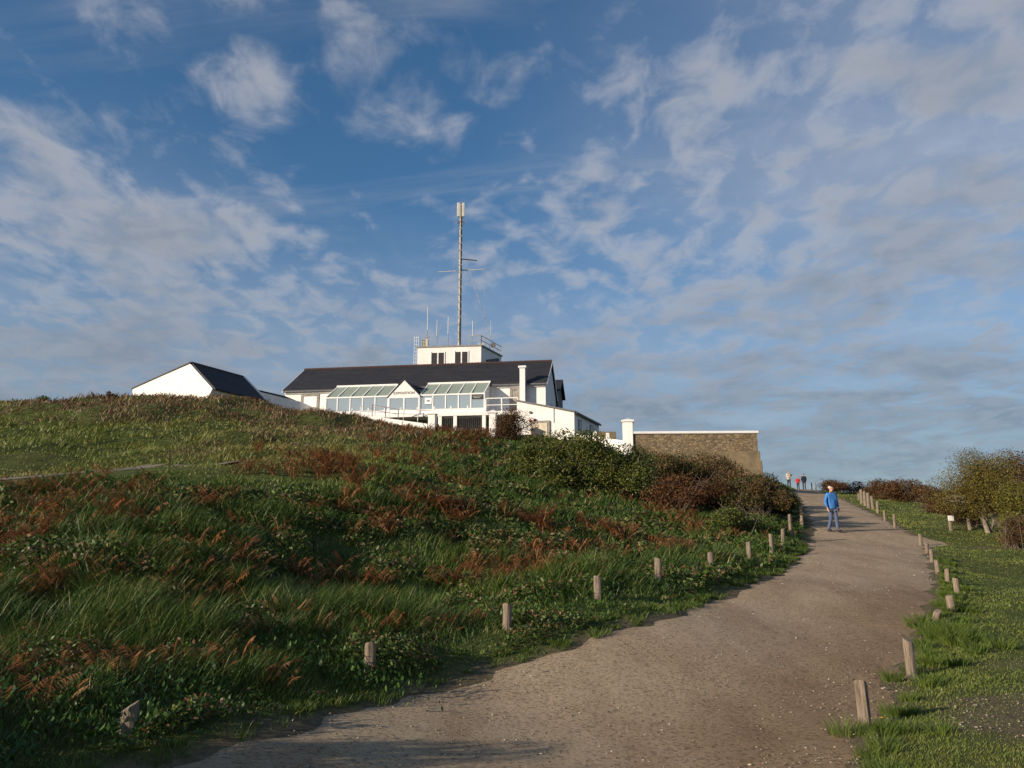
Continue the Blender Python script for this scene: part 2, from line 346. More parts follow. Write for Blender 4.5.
# path sheet
PY = np.concatenate([np.arange(-18, 4, .5), np.arange(4, 30, .1), np.arange(30, 100, .25)]); NX = 40
tt = np.linspace(0, 1, NX + 1); px_ = XL(PY)[:, None] * (1 - tt) + XR(PY)[:, None] * tt; py_ = np.repeat(PY[:, None], NX + 1, 1)
crown = .035 * (1 - np.abs(2 * tt - 1) ** 6)[None, :]
pz = T(px_, py_) - .045 + crown + .02 + (fbm(px_, py_, .5) - .5) * .02
t = NT('packed_sandy_gravel'); v = t.coords(); a = t.noise(t.coords((1.6, .5, 1), rot=(0, 0, .5)), .7, 6, .65); b = t.noise(v, 22, 9, .8); c3 = t.noise(v, 4, 6, .6)
base = t.ramp(a, [(.35, (.32, .235, .15)), (.6, (.44, .34, .228))])
base = t.mix(t.ramp(b, [(.40, .8), (.50, 0.)]), base, (.10, .07, .045)); base = t.mix(t.ramp(c3, [(.5, 0.), (.75, .45)]), base, (.42, .33, .235))
vo = t.n.new('ShaderNodeTexVoronoi'); t.L(v, vo.inputs['Vector']); vo.inputs['Scale'].default_value = 26; vo.inputs['Randomness'].default_value = 1
base = t.mix(t.ramp(vo.outputs['Distance'], [(.10, .85), (.19, 0.)]), base, (.36, .31, .25))
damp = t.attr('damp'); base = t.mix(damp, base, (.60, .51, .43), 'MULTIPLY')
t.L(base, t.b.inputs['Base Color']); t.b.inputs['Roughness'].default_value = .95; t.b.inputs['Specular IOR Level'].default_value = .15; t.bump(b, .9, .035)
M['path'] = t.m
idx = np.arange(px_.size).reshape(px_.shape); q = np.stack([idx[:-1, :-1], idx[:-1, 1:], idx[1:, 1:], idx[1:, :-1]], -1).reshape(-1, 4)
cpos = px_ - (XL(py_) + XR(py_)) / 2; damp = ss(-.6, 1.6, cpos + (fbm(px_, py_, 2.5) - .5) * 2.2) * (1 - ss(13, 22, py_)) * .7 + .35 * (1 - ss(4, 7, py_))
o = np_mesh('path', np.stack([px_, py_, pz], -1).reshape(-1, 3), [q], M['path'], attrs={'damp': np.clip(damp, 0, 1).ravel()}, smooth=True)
tag(o, 'wide sandy gravel path climbing to the crest', 'path', kind='structure')
mbv = []; 
s_ = np.linspace(0, 1, 120); seg = np.linspace(0, 1, len(FP_pts)); fx = np.interp(s_, seg, FP_pts[:, 0]); fy = np.interp(s_, seg, FP_pts[:, 1])
tx = np.gradient(fx); ty = np.gradient(fy); ln = np.hypot(tx, ty); nxv, nyv = -ty / ln, tx / ln
w = np.linspace(-.38, .38, 9)[None, :] * (1 + .1 * np.sin(s_ * 40))[:, None]; X = fx[:, None] + nxv[:, None] * w; Y = fy[:, None] + nyv[:, None] * w
idx = np.arange(X.size).reshape(X.shape); q = np.stack([idx[:-1, :-1], idx[:-1, 1:], idx[1:, 1:], idx[1:, :-1]], -1).reshape(-1, 4)
M['fpath'] = simple('grey_footpath', (.20, .17, .13), .95, (.12, .11, .075), 2, .4)
o = np_mesh('footpath', np.stack([X, Y, T(X, Y) + .01], -1).reshape(-1, 3), [q], M['fpath'], smooth=True)
tag(o, 'narrow grey footpath crossing the hill on the left', 'path', kind='structure')

# ------------------------------------------------------------------ grass (stuff)
def blades(name, x, y, h, w, lx_, ly_, bend, tint, mat, z=None):
    n = len(x); z = T(x, y) - .01 if z is None else z
    ang = rng.random(n) * 2 * PI; sx, sy = np.cos(ang), np.sin(ang)
    V = np.zeros((n, 7, 3)); 
    for k, (f, wf) in enumerate([(0, 1), (.4, .85), (.75, .5), (1, 0)]):
        off = bend * f ** 1.8 * h; cx = x + lx_ * off; cy = y + ly_ * off; cz = z + h * f * np.sqrt(np.maximum(1 - (bend * f * .75) ** 2, .08))
        if k < 3:
            V[:, 2*k] = np.stack([cx - sx*w*wf/2, cy - sy*w*wf/2, cz], -1); V[:, 2*k+1] = np.stack([cx + sx*w*wf/2, cy + sy*w*wf/2, cz], -1)
        else: V[:, 6] = np.stack([cx, cy, cz], -1)
    b = np.arange(n)[:, None] * 7
    q = np.concatenate([b + np.array([0, 1, 3, 2]), b + np.array([2, 3, 5, 4])]); tr = b + np.array([4, 5, 6])
    return np_mesh(name, V.reshape(-1, 3), [q, tr], mat, attrs={'tint': np.repeat(tint, 7)})
def polar(n, r0, r1, a0=-44, a1=42, pw=0):
    a = np.radians(rng.uniform(a0, a1, n)); r = r0 * (r1 / r0) ** rng.random(n); return r * np.sin(a), r * np.cos(a), r
def inpx(x, y, x0, x1):                       # picture column of a ground point (only used to choose the tint of far patches)
    return 512 + F * x / (y * 1.02)
def bldg_zone(x, y): return (y > 63.5 - .06 * (x + 20)) & (x > -33) & (x < 9)
Nn = 520000
x, y, r = polar(Nn, 3.6, 80)
dl = dL(x, y); left = (x < XL(y) - .03)
cl = fbm(x, y, 1.1); cl2 = fbm(x + 90, y + 20, 5)
keep = left & (dFP(x, y) > .40) & ~bldg_zone(x, y) & (rng.random(Nn) > bareness(x, y)) & (y < 78)
hl = (.10 + .30 * ss(.25, .8, cl) ** 1.3) * (.22 + .78 * ss(.25, 1.5, dl)) * (1 + .25 * ss(20, 60, r)) * (1 + .35 * np.exp(-((dl - 2.2) / 1.0) ** 2))
tall = 1 - (.68 * ss(18, 22, y) - .42 * ss(27, 33, y)) * (x < -4)
hl = hl * tall * rng.uniform(.5, 1.25, Nn)
hl *= 1 - .84 * (1 - ss(2, 6, dFP(x, y))) * (y < 24) * ss(-8.0, -10.5, x) 
tint = .06 + .30 * cl2 + .26 * (rng.random(Nn) - .5) + .08 * (1 - ss(0, .8, dl))
tint += (.34 * fbm(x + 40, y + 8, 3.5) + .22) * ss(18, 24, y) * ss(-2, -7, x)  # olive-straw hill turf, tinted brighter still to look sunlit
tint = np.where(rng.random(Nn) < .10, rng.uniform(.6, .84, Nn), tint)
pxx = 512 + F * x / (y * 1.02)
brown = (x < -5) & (r > 38) & (rng.random(Nn) < .92 * ss(.40, .54, fbm(x, y, 5) * .6 + .42 * ss(40, 51, y + .1 * (x + 20))) * ss(-42, -30, x))
tint = np.where(brown, rng.uniform(.86, 1, Nn), tint)
br2 = (rng.random(Nn) < .55 * ss(.5, .62, fbm(x + 5, y + 9, 2.2)) * ss(14, 24, dl)); tint = np.where(br2 & (x > -14), rng.uniform(.84, 1, Nn), tint)
k = keep; wd = .0065 * np.maximum(1, r / 8)
wl = .35 + .6 * rng.random(Nn)
th = .1 + (fbm(x + 70, y + 33, 1.2) - .5) * 7.0 + rng.normal(0, 1.1, Nn)
o = blades('bank_grass', x[k], y[k], hl[k] * 1.15, wd[k] * rng.uniform(.6, 1.9, k.sum()), np.cos(th[k]), np.sin(th[k]), wl[k], np.clip(tint[k], 0, 1), M['grass'])
tag(o, 'long wind-combed dark green grass covering the bank left of the path', 'grass', kind='stuff')
Nn = 400000
x, y, r = polar(Nn, 4.5, 75, 5, 42); dr = dR(x, y)
keep = (x > XR(y) + .02) & (rng.random(Nn) > bareness(x, y) * 1.05)
cl = fbm(x, y, .7); hh = (.014 + .045 * cl ** 2) * (1 + .8 * np.exp(-((dr - .45) / .35) ** 2) * (fbm(x + 3, y, 1.4) > .45)) * (1 + .5 * ss(20, 50, r)) * rng.uniform(.5, 1.4, Nn)
tint = .40 + .18 * fbm(x + 11, y, 2.5) + .12 * (rng.random(Nn) - .5); tint = np.where(rng.random(Nn) < .06, rng.uniform(.6, .84, Nn), tint)
k = keep; th = rng.normal(.2, 1.2, Nn)
o = blades('verge_grass', x[k], y[k], hh[k], .006 * np.maximum(1, r[k] / 8) * rng.uniform(.7, 1.4, k.sum()), np.cos(th[k]), np.sin(th[k]), .3 + .5 * rng.random(k.sum()), np.clip(tint[k], 0, 1), M['grass'])
tag(o, 'short bright green grass on the verge right of the path', 'grass', kind='stuff')
# coarse tufts along the right path edge and round the posts
def tufts(name, centers, n, rr, h, tint0, label):
    xs, ys, hs, tn, dx, dy = [], [], [], [], [], []
    for (cx, cy, s) in centers:
        a = rng.random(n) * 2 * PI; q = np.sqrt(rng.random(n)) * rr * s
        xs.append(cx + q * np.cos(a)); ys.append(cy + q * np.sin(a)); hs.append(h * s * rng.uniform(.5, 1.1, n)); tn.append(tint0 + .25 * rng.random(n)); dx.append(np.cos(a)); dy.append(np.sin(a))
    xs, ys, hs, tn, dx, dy = map(np.concatenate, (xs, ys, hs, tn, dx, dy)); d_ = np.hypot(xs, ys)
    o = blades(name, xs, ys, hs, .0055 * np.maximum(1, d_ / 8), dx, dy, .35 + .5 * rng.random(len(xs)), tn, M['grass'])
    return tag(o, label, 'grass', kind='stuff')
rp = [hit(*q) for q in [(866,729),(912,678),(934,625),(952,612),(958,597),(948,585),(938,574),(932,562),(927,553),(921,546),(895,528),(885,521),(878,513),(873,509)]]
cs = []
for k in range(85):
    Y = rng.uniform(6, 24); cs.append((XRs(Y) + .12 + abs(rng.normal(.1, .25)), Y, rng.uniform(.4, .85)))
for p in rp[:2]:
    for k in range(2): cs.append((p[0] + rng.normal(-.1, .1), p[1] - abs(rng.normal(.0, .2)) , rng.uniform(.6, 1.1)))
c0 = hit(945, 640)
for k in range(20): cs.append((c0[0] + .1 + np.clip(rng.normal(0, .22), -.35, .5), c0[1] + rng.normal(0, .4), rng.uniform(.8, 1.3)))
tufts('grass_tufts', cs, 150, .17, .20, .25, 'coarse grass tufts along the right edge of the path')
cs = []
for k in range(150):
    Y = rng.uniform(5.5, 26); cs.append((XLs(Y) - abs(rng.normal(.2, .35)), Y, rng.uniform(.3, .8)))
tufts('edge_tufts', cs, 90, .2, .16, .2, 'low grass tufts creeping over the left edge of the path')

# ------------------------------------------------------------------ bracken, weeds, pebbles (stuff)
def fronds(name, bases, mat, label, cat):
    Vs, Ts, tn = [], [], []; off = 0
    for (bx, by, L, az, el, tv, pw) in bases:
        bz = float(T(bx, by)); n = 17; s = np.linspace(0, 1, n); ca, sa = math.cos(az), math.sin(az)
        hor = L * s * math.cos(el) + .2 * L * s ** 2; ver = L * s * math.sin(el) - .35 * L * s ** 2.2
        cx = bx + ca * hor; cy = by + sa * hor; cz = bz + ver; st = .006 * max(1, by / 9)
        for i in range(n - 1):
            V = [(cx[i]-sa*st, cy[i]+ca*st, cz[i]), (cx[i]+sa*st, cy[i]-ca*st, cz[i]), (cx[i+1], cy[i+1], cz[i+1])]; Vs += V; Ts.append((off, off+1, off+2)); off += 3; tn += [tv] * 3
            if i > 1:
                pl = pw * L * math.sin(PI * min(1, (1.08 - s[i]))) ** .8 * random.uniform(.8, 1.2)
                for sg in (-1, 1):
                    dx = (-sa * sg * .9 + ca * .45); dy = (ca * sg * .9 + sa * .45); wv = L * .017; dz = -pl * random.uniform(0, .6)
                    V = [(cx[i]-ca*wv, cy[i]-sa*wv, cz[i]), (cx[i]+ca*wv, cy[i]+sa*wv, cz[i]), (cx[i]+dx*pl, cy[i]+dy*pl, cz[i]+dz)]
                    Vs += V; Ts.append((off, off+1, off+2)); off += 3; tn += [tv + random.uniform(-.15, .15)] * 3
    o = np_mesh(name, np.array(Vs), [np.array(Ts)], mat, attrs={'tint': np.clip(tn, 0, 1)}); return tag(o, label, cat, kind='stuff')
# drifts of dead bracken: (picture column, row, spread in metres, clumps)
drift = [(15,540,.9,7),(60,505,1.4,9),(130,520,.8,5),(20,500,1.2,6),(75,580,.7,5),(45,590,.5,4),(155,605,.35,5),(165,575,.5,4),(235,590,.5,4),(120,640,.4,3),(25,665,.5,4),(55,655,.3,3),(200,655,.3,2),(250,555,.8,5),
 (325,470,1.6,12),(355,480,1.4,7),(300,460,1.5,9),(415,440,3,14),(395,460,2,8),(380,530,.7,4),(350,510,.8,5),(420,500,1,8),(440,510,.9,6),(452,488,1,4),(460,440,3,20),(490,435,3,18),(480,455,2.5,8),(455,520,.6,5),(478,580,.6,5),(500,585,.5,4),(325,590,.7,5),(380,590,.4,2),
 (540,575,.6,5),(525,580,.6,4),(540,525,.8,5),(520,515,.8,3),(560,480,1.6,7),(610,560,.5,3),(640,545,.9,5),(685,555,.6,5),(675,520,1.4,7),(600,530,.8,4),(580,560,.5,3),(640,500,2,8),(700,500,2.5,14),(730,510,1.8,10),(680,480,3,12),(700,535,.9,4),(275,690,.25,2),(215,640,.3,2),(240,460,1.5,5),(270,470,1.2,5),(150,500,1,4),(190,510,1,3),(650,475,2,8)]
bs = []
for (px, py, sp, n) in drift:
    c0 = hit(px, py)
    for k in range(int(n * 1.8)):
        cx, cy = c0[0] + rng.normal(0, sp * .42), c0[1] + rng.normal(0, sp * 1.1)
        if dL(cx, cy) < .6 or dFP(cx, cy) < 2.2: continue
        for j in range(rng.integers(6, 11)):
            bs.append((cx + rng.normal(0, .08), cy + rng.normal(0, .08), rng.uniform(.28, .60) * (.55 + .45 * ss(8, 14, cy)) * (1 + .012 * cy), rng.uniform(0, 2 * PI), rng.uniform(1.0, 1.5), rng.uniform(.0, 1.), rng.uniform(.15, .3)))
X_, Y_, R0_ = polar(3000, 7, 46, -44, 24); m_ = (dL(X_, Y_) > 1.2) & (fbm(X_ + 12, Y_ + 4, 1.6) > .58) & (rng.random(3000) < .7) & (dFP(X_, Y_) > 3) & ~((X_ < -4) & (Y_ > 22))
for cx, cy in zip(X_[m_], Y_[m_]):
    for j in range(5): bs.append((cx + rng.normal(0, .09), cy + rng.normal(0, .09), rng.uniform(.2, .48) * (1 + .012 * cy), rng.uniform(0, 2 * PI), rng.uniform(.9, 1.5), rng.uniform(0, 1), rng.uniform(.15, .3)))
print('fronds', len(bs)); fronds('bracken', bs, M['bracken'], 'rust-brown dead bracken standing through the grass of the bank', 'bracken')
def leaves_band(n):
    x, y, r = polar(n * 9, 4.5, 34); d = dL(x, y); m = (d > .25) & (d < 2.0) & (fbm(x, y, .9) > .50) & (rng.random(len(x)) < ss(2.0, .7, d) + .15); x, y, r = x[m][:n], y[m][:n], r[m][:n]
    x = np.concatenate([x, -1.35 + rng.normal(0, .28, 260), -3.2 + rng.normal(0, .5, 200)]); y = np.concatenate([y, 8.75 + rng.normal(0, .2, 260), 6.6 + rng.normal(0, .25, 200)]); r = np.hypot(x, y)
    n = len(x); L = rng.uniform(.022, .075, n) * np.maximum(1, r / 14); w = L * rng.uniform(.35, .6, n); a = rng.random(n) * 2 * PI; e = rng.uniform(-.1, 1.2, n); z = T(x, y) + rng.uniform(0.02, .20, n)
    d = np.stack([np.cos(a) * np.cos(e), np.sin(a) * np.cos(e), np.sin(e)], -1); s = np.stack([-np.sin(a), np.cos(a), rng.normal(0, .2, n)], -1); up = np.cross(s, d)
    b = np.stack([x, y, z], -1); V = np.zeros((n, 9, 3)); Lc = L[:, None]; wc = w[:, None]
    for k_, (f_, g_) in enumerate(((0, .06), (.3, .85), (.65, .8), (1, 0))):
        c_ = b + d*Lc*f_ - up*Lc*.22*f_**2
        if k_ == 3: V[:, 8] = c_; V[:, 7] = c_
        else: V[:, 2*k_] = c_ + s*wc/2*g_ + up*wc*.12*g_; V[:, 2*k_+1] = c_ - s*wc/2*g_ + up*wc*.12*g_
    V[:, 6] = V[:, 6]; i = np.arange(n)[:, None] * 9; f = np.concatenate([i + np.array([0, 2, 3, 1]), i + np.array([2, 4, 5, 3])]); f3 = i + np.array([4, 8, 5]); V[:, 6] = V[:, 8]
    o = np_mesh('broadleaf_weeds', V.reshape(-1, 3), [f, f3], M['weed'], attrs={'tint': np.repeat(rng.random(n), 9)}); tag(o, 'broad-leaved dock and nettle weeds at the foot of the left bank', 'weeds', kind='stuff')
leaves_band(9000)
def herbs(n):
    x, y, r = polar(n * 3, 4.5, 55, -44, 28); d = dL(x, y); m = (d > .3) & (fbm(x + 3, y + 61, .9) > .50) & (dFP(x, y) > 4.5) & ~bldg_zone(x, y) & ~((x < -4) & (y > 20)); x, y, r = x[m][:n], y[m][:n], r[m][:n]; n = len(x)
    a = rng.normal(size=(n, 3)); a[:, 2] *= .7; a /= np.linalg.norm(a, axis=1)[:, None]; b = np.cross(a, rng.normal(size=(n, 3))); b /= np.linalg.norm(b, axis=1)[:, None]
    sz = (rng.uniform(.012, .034, n) * np.maximum(1, r / 9))[:, None]; p = np.stack([x, y, T(x, y) + rng.random(n) ** .6 * (.08 + .26 * ss(.45, .8, fbm(x + 3, y + 61, .9)))], -1)
    V = np.stack([p - a*sz, p + b*sz*.5, p + a*sz, p - b*sz*.5], 1); tn = np.where(rng.random(n) < .25, rng.uniform(.86, 1, n), rng.uniform(.0, .42, n))
    o = np_mesh('low_herbs', V.reshape(-1, 3), [np.arange(n * 4).reshape(n, 4)], M['grass'], attrs={'tint': np.repeat(tn, 4)}); tag(o, 'small-leaved herbs and dead scraps tangled in the grass of the bank', 'herbs', kind='stuff')
herbs(150000)
def pebbles():
    base = np.array([(1,0,0),(-1,0,0),(0,1,0),(0,-1,0),(0,0,1),(0,0,-1),(.7,.7,.2),(-.7,.6,.3),(.6,-.75,.2),(-.65,-.7,.1)], float)
    fo = np.array([(0,6,4),(6,2,4),(2,7,4),(7,1,4),(1,9,4),(9,3,4),(3,8,4),(8,0,4),(0,8,5),(8,3,5),(3,9,5),(9,1,5),(1,7,5),(7,2,5),(2,6,5),(6,0,5)])
    x, y, r = polar(60000, 4.2, 40, -35, 42)
    on = (x > XL(y) + .05) & (x < XR(y) + .2) & (rng.random(len(x)) < .16 + .65 * ss(.45, .65, fbm(x, y, 1.5)) * ss(-1.5, 2, x - (XL(y) + XR(y)) / 2)); bare = (x > XR(y)) & (bareness(x, y) > .45) & (y < 12) & (rng.random(len(x)) < .45)
    m = on | bare; x, y, r = x[m], y[m], r[m]; n = len(x); s = .0045 + .014 * rng.random(n) ** 3; s *= np.clip(r / 12, 1, 1.35)
    a = rng.random(n) * 2 * PI; ca, sa = np.cos(a), np.sin(a); jit = 1 + rng.normal(0, .18, (n, 10, 3)); B = base[None] * jit * s[:, None, None] * np.array([1, .75, .5])
    V = np.stack([B[..., 0]*ca[:, None]-B[..., 1]*sa[:, None]+x[:, None], B[..., 0]*sa[:, None]+B[..., 1]*ca[:, None]+y[:, None], B[..., 2]+(T(x, y)+.010+s*.2)[:, None]], -1)
    f = (np.arange(n)[:, None, None] * 10 + fo[None]).reshape(-1, 3); t = NT('pebble'); t.L(t.ramp(t.attr('tint'), [(0, (.12, .09, .06)), (.7, (.30, .235, .17)), (1, (.48, .43, .36))]), t.b.inputs['Base Color']); t.b.inputs['Roughness'].default_value = .8
    o = np_mesh('gravel', V.reshape(-1, 3), [f], t.m, attrs={'tint': np.repeat(rng.random(n) ** 1.1, 10)}); tag(o, 'loose pale pebbles scattered over the path and worn soil', 'gravel', kind='stuff')
pebbles()

# ------------------------------------------------------------------ shrubs
def leafcloud(cent, radii, n, size, lobes, seed, flat=.0, rough=.10):
    g = np.random.default_rng(seed); out = []; cent = np.array(cent); radii = np.array(radii)
    L = []
    for i in range(lobes):
        d = g.normal(size=3); d /= np.linalg.norm(d); d[2] = d[2] * .9; q = g.uniform(.25, .80); L.append((d * q, g.uniform(.24, .46)))
    wts = np.array([l[1] ** 2 for l in L]); wts /= wts.sum(); k = g.choice(lobes, n, p=wts)
    c = np.array([l[0] for l in L])[k]; s = np.array([l[1] for l in L])[k]
    d = g.normal(size=(n, 3)); d /= np.linalg.norm(d, axis=1)[:, None]; rr = s * (g.random(n) ** .35) * (1 + rough * g.normal(size=n))
    p = (c + d * rr[:, None]) * radii + cent
    a = g.normal(size=(n, 3)); a /= np.linalg.norm(a, axis=1)[:, None]; b = np.cross(a, g.normal(size=(n, 3))); b /= np.linalg.norm(b, axis=1)[:, None]
    sz = size * g.uniform(.55, 1.35, n)[:, None]
    V = np.stack([p - a*sz*.6, p + b*sz*.32, p + a*sz*.6, p - b*sz*.32], 1)
    tint = np.clip(.45 + .28 * g.normal(size=n) + .35 * (g.random(lobes)[k] - .5), 0, 1)
    return V, tint, [l[0] * radii + cent for l in L]
def branchy(mb, base, tips, r0, jit, g, subs=3, thin=.25):
    for tp in tips:
        b0 = np.array(base) + g.normal(size=3) * np.array([.06, .06, 0]) * 2; tp = np.array(tp); mid = (b0 + tp) / 2 + g.normal(size=3) * jit; mid[2] += abs(jit) * .4
        mb.tube([b0, (b0 + mid) / 2 + g.normal(size=3) * jit * .3, mid, tp], [r0, r0 * .75, r0 * .5, r0 * thin], 5)
        for k in range(subs):
            f = g.uniform(.3, 1); q = b0 * (1 - f) + tp * f if f > .5 else mid; e = q + np.clip(g.normal(size=3), -1.4, 1.4) * jit * 1.5; e[2] = min(max(e[2], q[2] + .05 * jit), tp[2] + .08)
            mb.tube([q, (q + e) / 2 + g.normal(size=3) * jit * .3, e], [r0 * .4, r0 * .28, r0 * .1], 4)
def shrub(name, label, cat, px, Y, w, h, dep, n, size, mat, seed, lobes=9, twigs=4, r0=.03, bark='bark', group='shrubs along the bank and path', crown='foliage', stems='stems', z0=.15, sink=0., tops=None, twn=3):
    b = col(px, Y); b[2] -= sink
    e = empty(name, tuple(b), 0, label, cat, group); g = np.random.default_rng(seed + 999)
    V, tint, tips = leafcloud((0, 0, h * .44), (w / 2, dep / 2, h * .56), n, size, lobes, seed)
    f = np.arange(n * 4).reshape(n, 4); V[..., 2] = np.maximum(V[..., 2], -.3)
    if n: np_mesh(crown, V.reshape(-1, 3), [f], M[mat], e, attrs={'tint': np.repeat(tint, 4)})
    mb = MB(); t2 = list(tips)
    for k in range(twigs):
        a = g.uniform(0, 2 * PI); q = g.uniform(.5, .98); t2.append(np.array([math.cos(a) * w / 2 * q, math.sin(a) * dep / 2 * q, h * g.uniform(.6, .97)]))
    branchy(mb, (0, 0, -.1), t2, r0, min(w, h) * .12, g, twn)
    mb.build(stems, M[bark], e); return e
G1 = 'evergreen bushes on the bank below the wall'; G2 = 'brown leafless bushes on the bank'; G3 = 'bushes right of the path'
S = [
 ('evergreen_bush','round olive-green evergreen bush at the left end of the hedge below the annex','bush',538,37,3.4,2.3,3,9500,.09,'lf_green',11,G1),
 ('evergreen_bush','broad olive-green evergreen bush, middle of the hedge below the white wall','bush',578,35,4.2,2.75,3.2,13000,.09,'lf_green',12,G1),
 ('evergreen_bush','dark green evergreen bush at the right end of the hedge, left of the gate pillar','bush',620,35,3.8,2.6,3.2,12000,.09,'lf_green',13,G1),
 ('evergreen_bush','evergreen bush higher up the bank behind the hedge, below the low white wall','bush',592,46,6.0,1.9,3,9000,.11,'lf_green',26,G1),
 ('brown_bush','twiggy brown bush standing against the left end of the stone wall','bush',655,40,4.4,2.5,3,9500,.085,'lf_mixed',14,G2),
 ('brown_bush','brown bush with dark base in front of the middle of the stone wall','bush',700,42,5.0,2.8,3,11000,.085,'lf_mixed',15,G2),
 ('rust_bush','rust-tinted bush on the bank under the stone wall','bush',680,33,3.8,1.9,2.6,8000,.075,'lf_rust',16,G2),
 ('brown_bush','dark brown bush under the right corner of the stone wall','bush',738,40,3.6,2.4,3,9000,.085,'lf_mixed',17,G2),
 ('rust_bush','rust-tinted bush at the right end of the bank above the farther left posts','bush',722,34,3.0,1.9,2.6,7000,.075,'lf_mixed',27,G2),
 ('dark_bush','dark shadowed bush leaning over the left edge of the path','bush',758,36,2.6,2.1,2.6,8000,.08,'lf_mixed',18,G2),
 ('dark_bush','low dark bush at the left edge of the path nearest the crest','bush',774,44,2.0,1.3,2.4,5500,.08,'lf_green',19,G2),
 ('dark_bush','dense dark bush filling the bank above the last left posts','bush',774,37,1.9,1.3,2.2,6000,.075,'lf_mixed',61,G2),
 ('dark_bush','dark bush between the hedge and the last left posts','bush',752,33,3.0,2.0,2.4,9000,.075,'lf_mixed',62,G2),
 ('undergrowth_bush','dark low bush on the bank behind the farther left posts, lower one','bush',741,26.5,2.2,1.1,1.8,4500,.06,'lf_green',51,G2),
 ('undergrowth_bush','dark brown bush on the bank beside the deep-shaded left posts','bush',764,31,2.2,1.8,2.2,7000,.07,'lf_mixed',52,G2),
 ('straw_bush','tangled straw-coloured bush on the bank above the farther left posts','bush',735,29,1.8,.9,1.5,3200,.055,'lf_rust',20,G2),
 ('terrace_bush','twiggy brown bush in front of the terrace beside the white post','bush',509,60,4.4,2.7,2.4,8000,.09,'lf_brown',21,G2),
 ('heath_bush','low rust-brown growth in front of the barred terrace openings','bush',458,60.5,6.0,1.15,1.6,5000,.09,'lf_rust',71,G2),
 ('garden_bush','low bush at the foot of the annex wall','bush',550,58,3.2,.5,2,1800,.11,'lf_green',22,G1),
 ('hill_bush','small round dark bush on the skyline at far left','bush',41,55,1.9,.9,1.5,900,.11,'lf_green',24,None),
 ('hill_bush','tiny dark bush on the skyline left of the white house','bush',110,55,1.0,.6,1.2,500,.11,'lf_brown',25,None),
 ('offview_shade_bush','dark gorse bush out of view at left that throws shade on the path, lowest','bush',-620,4.0,2.4,1.9,2.0,9000,.05,'lf_green',41,G1),  # unseen, placed for the shadow it throws across the near path
 ('offview_shade_bush','dark gorse bush added out of view at left to shade the bank, middle','bush',-560,9,3.4,2.0,3,5500,.06,'lf_green',42,G1),  # unseen, added to cast shade over the bank
 # right of the path
 ('rust_bush','rust-red bush on the crest right of the walkers','bush',838,72,3.8,1.6,3,4600,.11,'lf_rust',31,G3),
 ('dark_bush','dark brown bush in the hedge just right of the crest bush','bush',866,66,3.6,1.5,3,4600,.11,'lf_brown',32,G3),
 ('brown_bush','brown bush behind the tall plank posts','bush',888,58,3.8,1.9,3,6000,.10,'lf_brown',33,G3),
 ('dark_bush','dark wide bush in the middle of the right-hand hedge','bush',912,53,4.0,2.0,3,6500,.10,'lf_brown',34,G3),
 ('brown_bush','bare twiggy brown bush left of the big olive shrub','bush',938,44,3.0,2.2,2.6,4200,.085,'lf_brown',35,G3),
 ('thorn_bush','low brown thorn bush in front of the big olive shrub','bush',952,39,2.6,1.5,2,3400,.075,'lf_rust',36,G3),
 ('yellow_bush','yellow-green bush cut by the right edge of the picture','bush',1030,29,3.2,2.9,3,10000,.075,'lf_yellow',37,G3),
 ('thorn_bush','dark twiggy bush under the yellow-green one at far right','bush',1014,27.5,1.6,1.2,1.4,2200,.06,'lf_brown',38,G3),
 ('thorn_bush','dark brown bush at the foot of the big olive shrub','bush',973,33,2.2,1.3,1.6,4500,.06,'lf_mixed',48,G3),
 ('dark_bush','dark bush filling the gap behind the big olive shrub','bush',1015,37,4.5,3.3,3,9000,.09,'lf_brown',39,G3),
]
for (nm, lb, ct, px, Y, w, h, dp, n, sz, mt, sd, gr) in S:
    if gr == G3: n = int(n * 1.5); sz *= .8
    shrub(nm, lb, ct, px, Y, w, h, dp, n, sz, mt, sd, lobes=max(9, int(w * 4)), twigs=14 if 'brown' in mt or 'rust' in mt else 5, r0=.022, group=gr, twn=4, sink=.3 if (gr == G3 and Y > 40) else 0.)
# the big olive shrub-tree with pale limbs
b = col(990, 31.5); tr = empty('shrub_tree', tuple(b), 0, 'big olive-brown shrub with crooked pale limbs at right', 'tree', G3)
g = np.random.default_rng(5)
V, tint, tips = leafcloud((-.15, 0, 1.55), (1.95, 1.6, 1.7), 42000, .048, 44, 77, rough=.10)
m = V[:, 0, 2] > .1 + .5 * np.random.default_rng(3).random(len(V)); V = V[m]; tint = tint[m]
np_mesh('crown', V.reshape(-1, 3), [np.arange(len(V) * 4).reshape(-1, 4)], M['lf_olive'], tr, attrs={'tint': np.repeat(tint, 4)})
mb = MB()
for k in range(5):
    a = g.uniform(0, 2 * PI); fork = np.array([math.cos(a) * .35, math.sin(a) * .3, g.uniform(.6, 1.1)])
    mb.tube([(g.normal() * .08, g.normal() * .08, -.1), fork * .5 + g.normal(size=3) * .06, fork], [.09, .075, .06], 7)
    branchy(mb, fork, [tips[(k * 5 + j) % len(tips)] for j in range(6)], .038, .26, g, 9, .3)
mb.build('trunk', M['bark_pale'], tr)

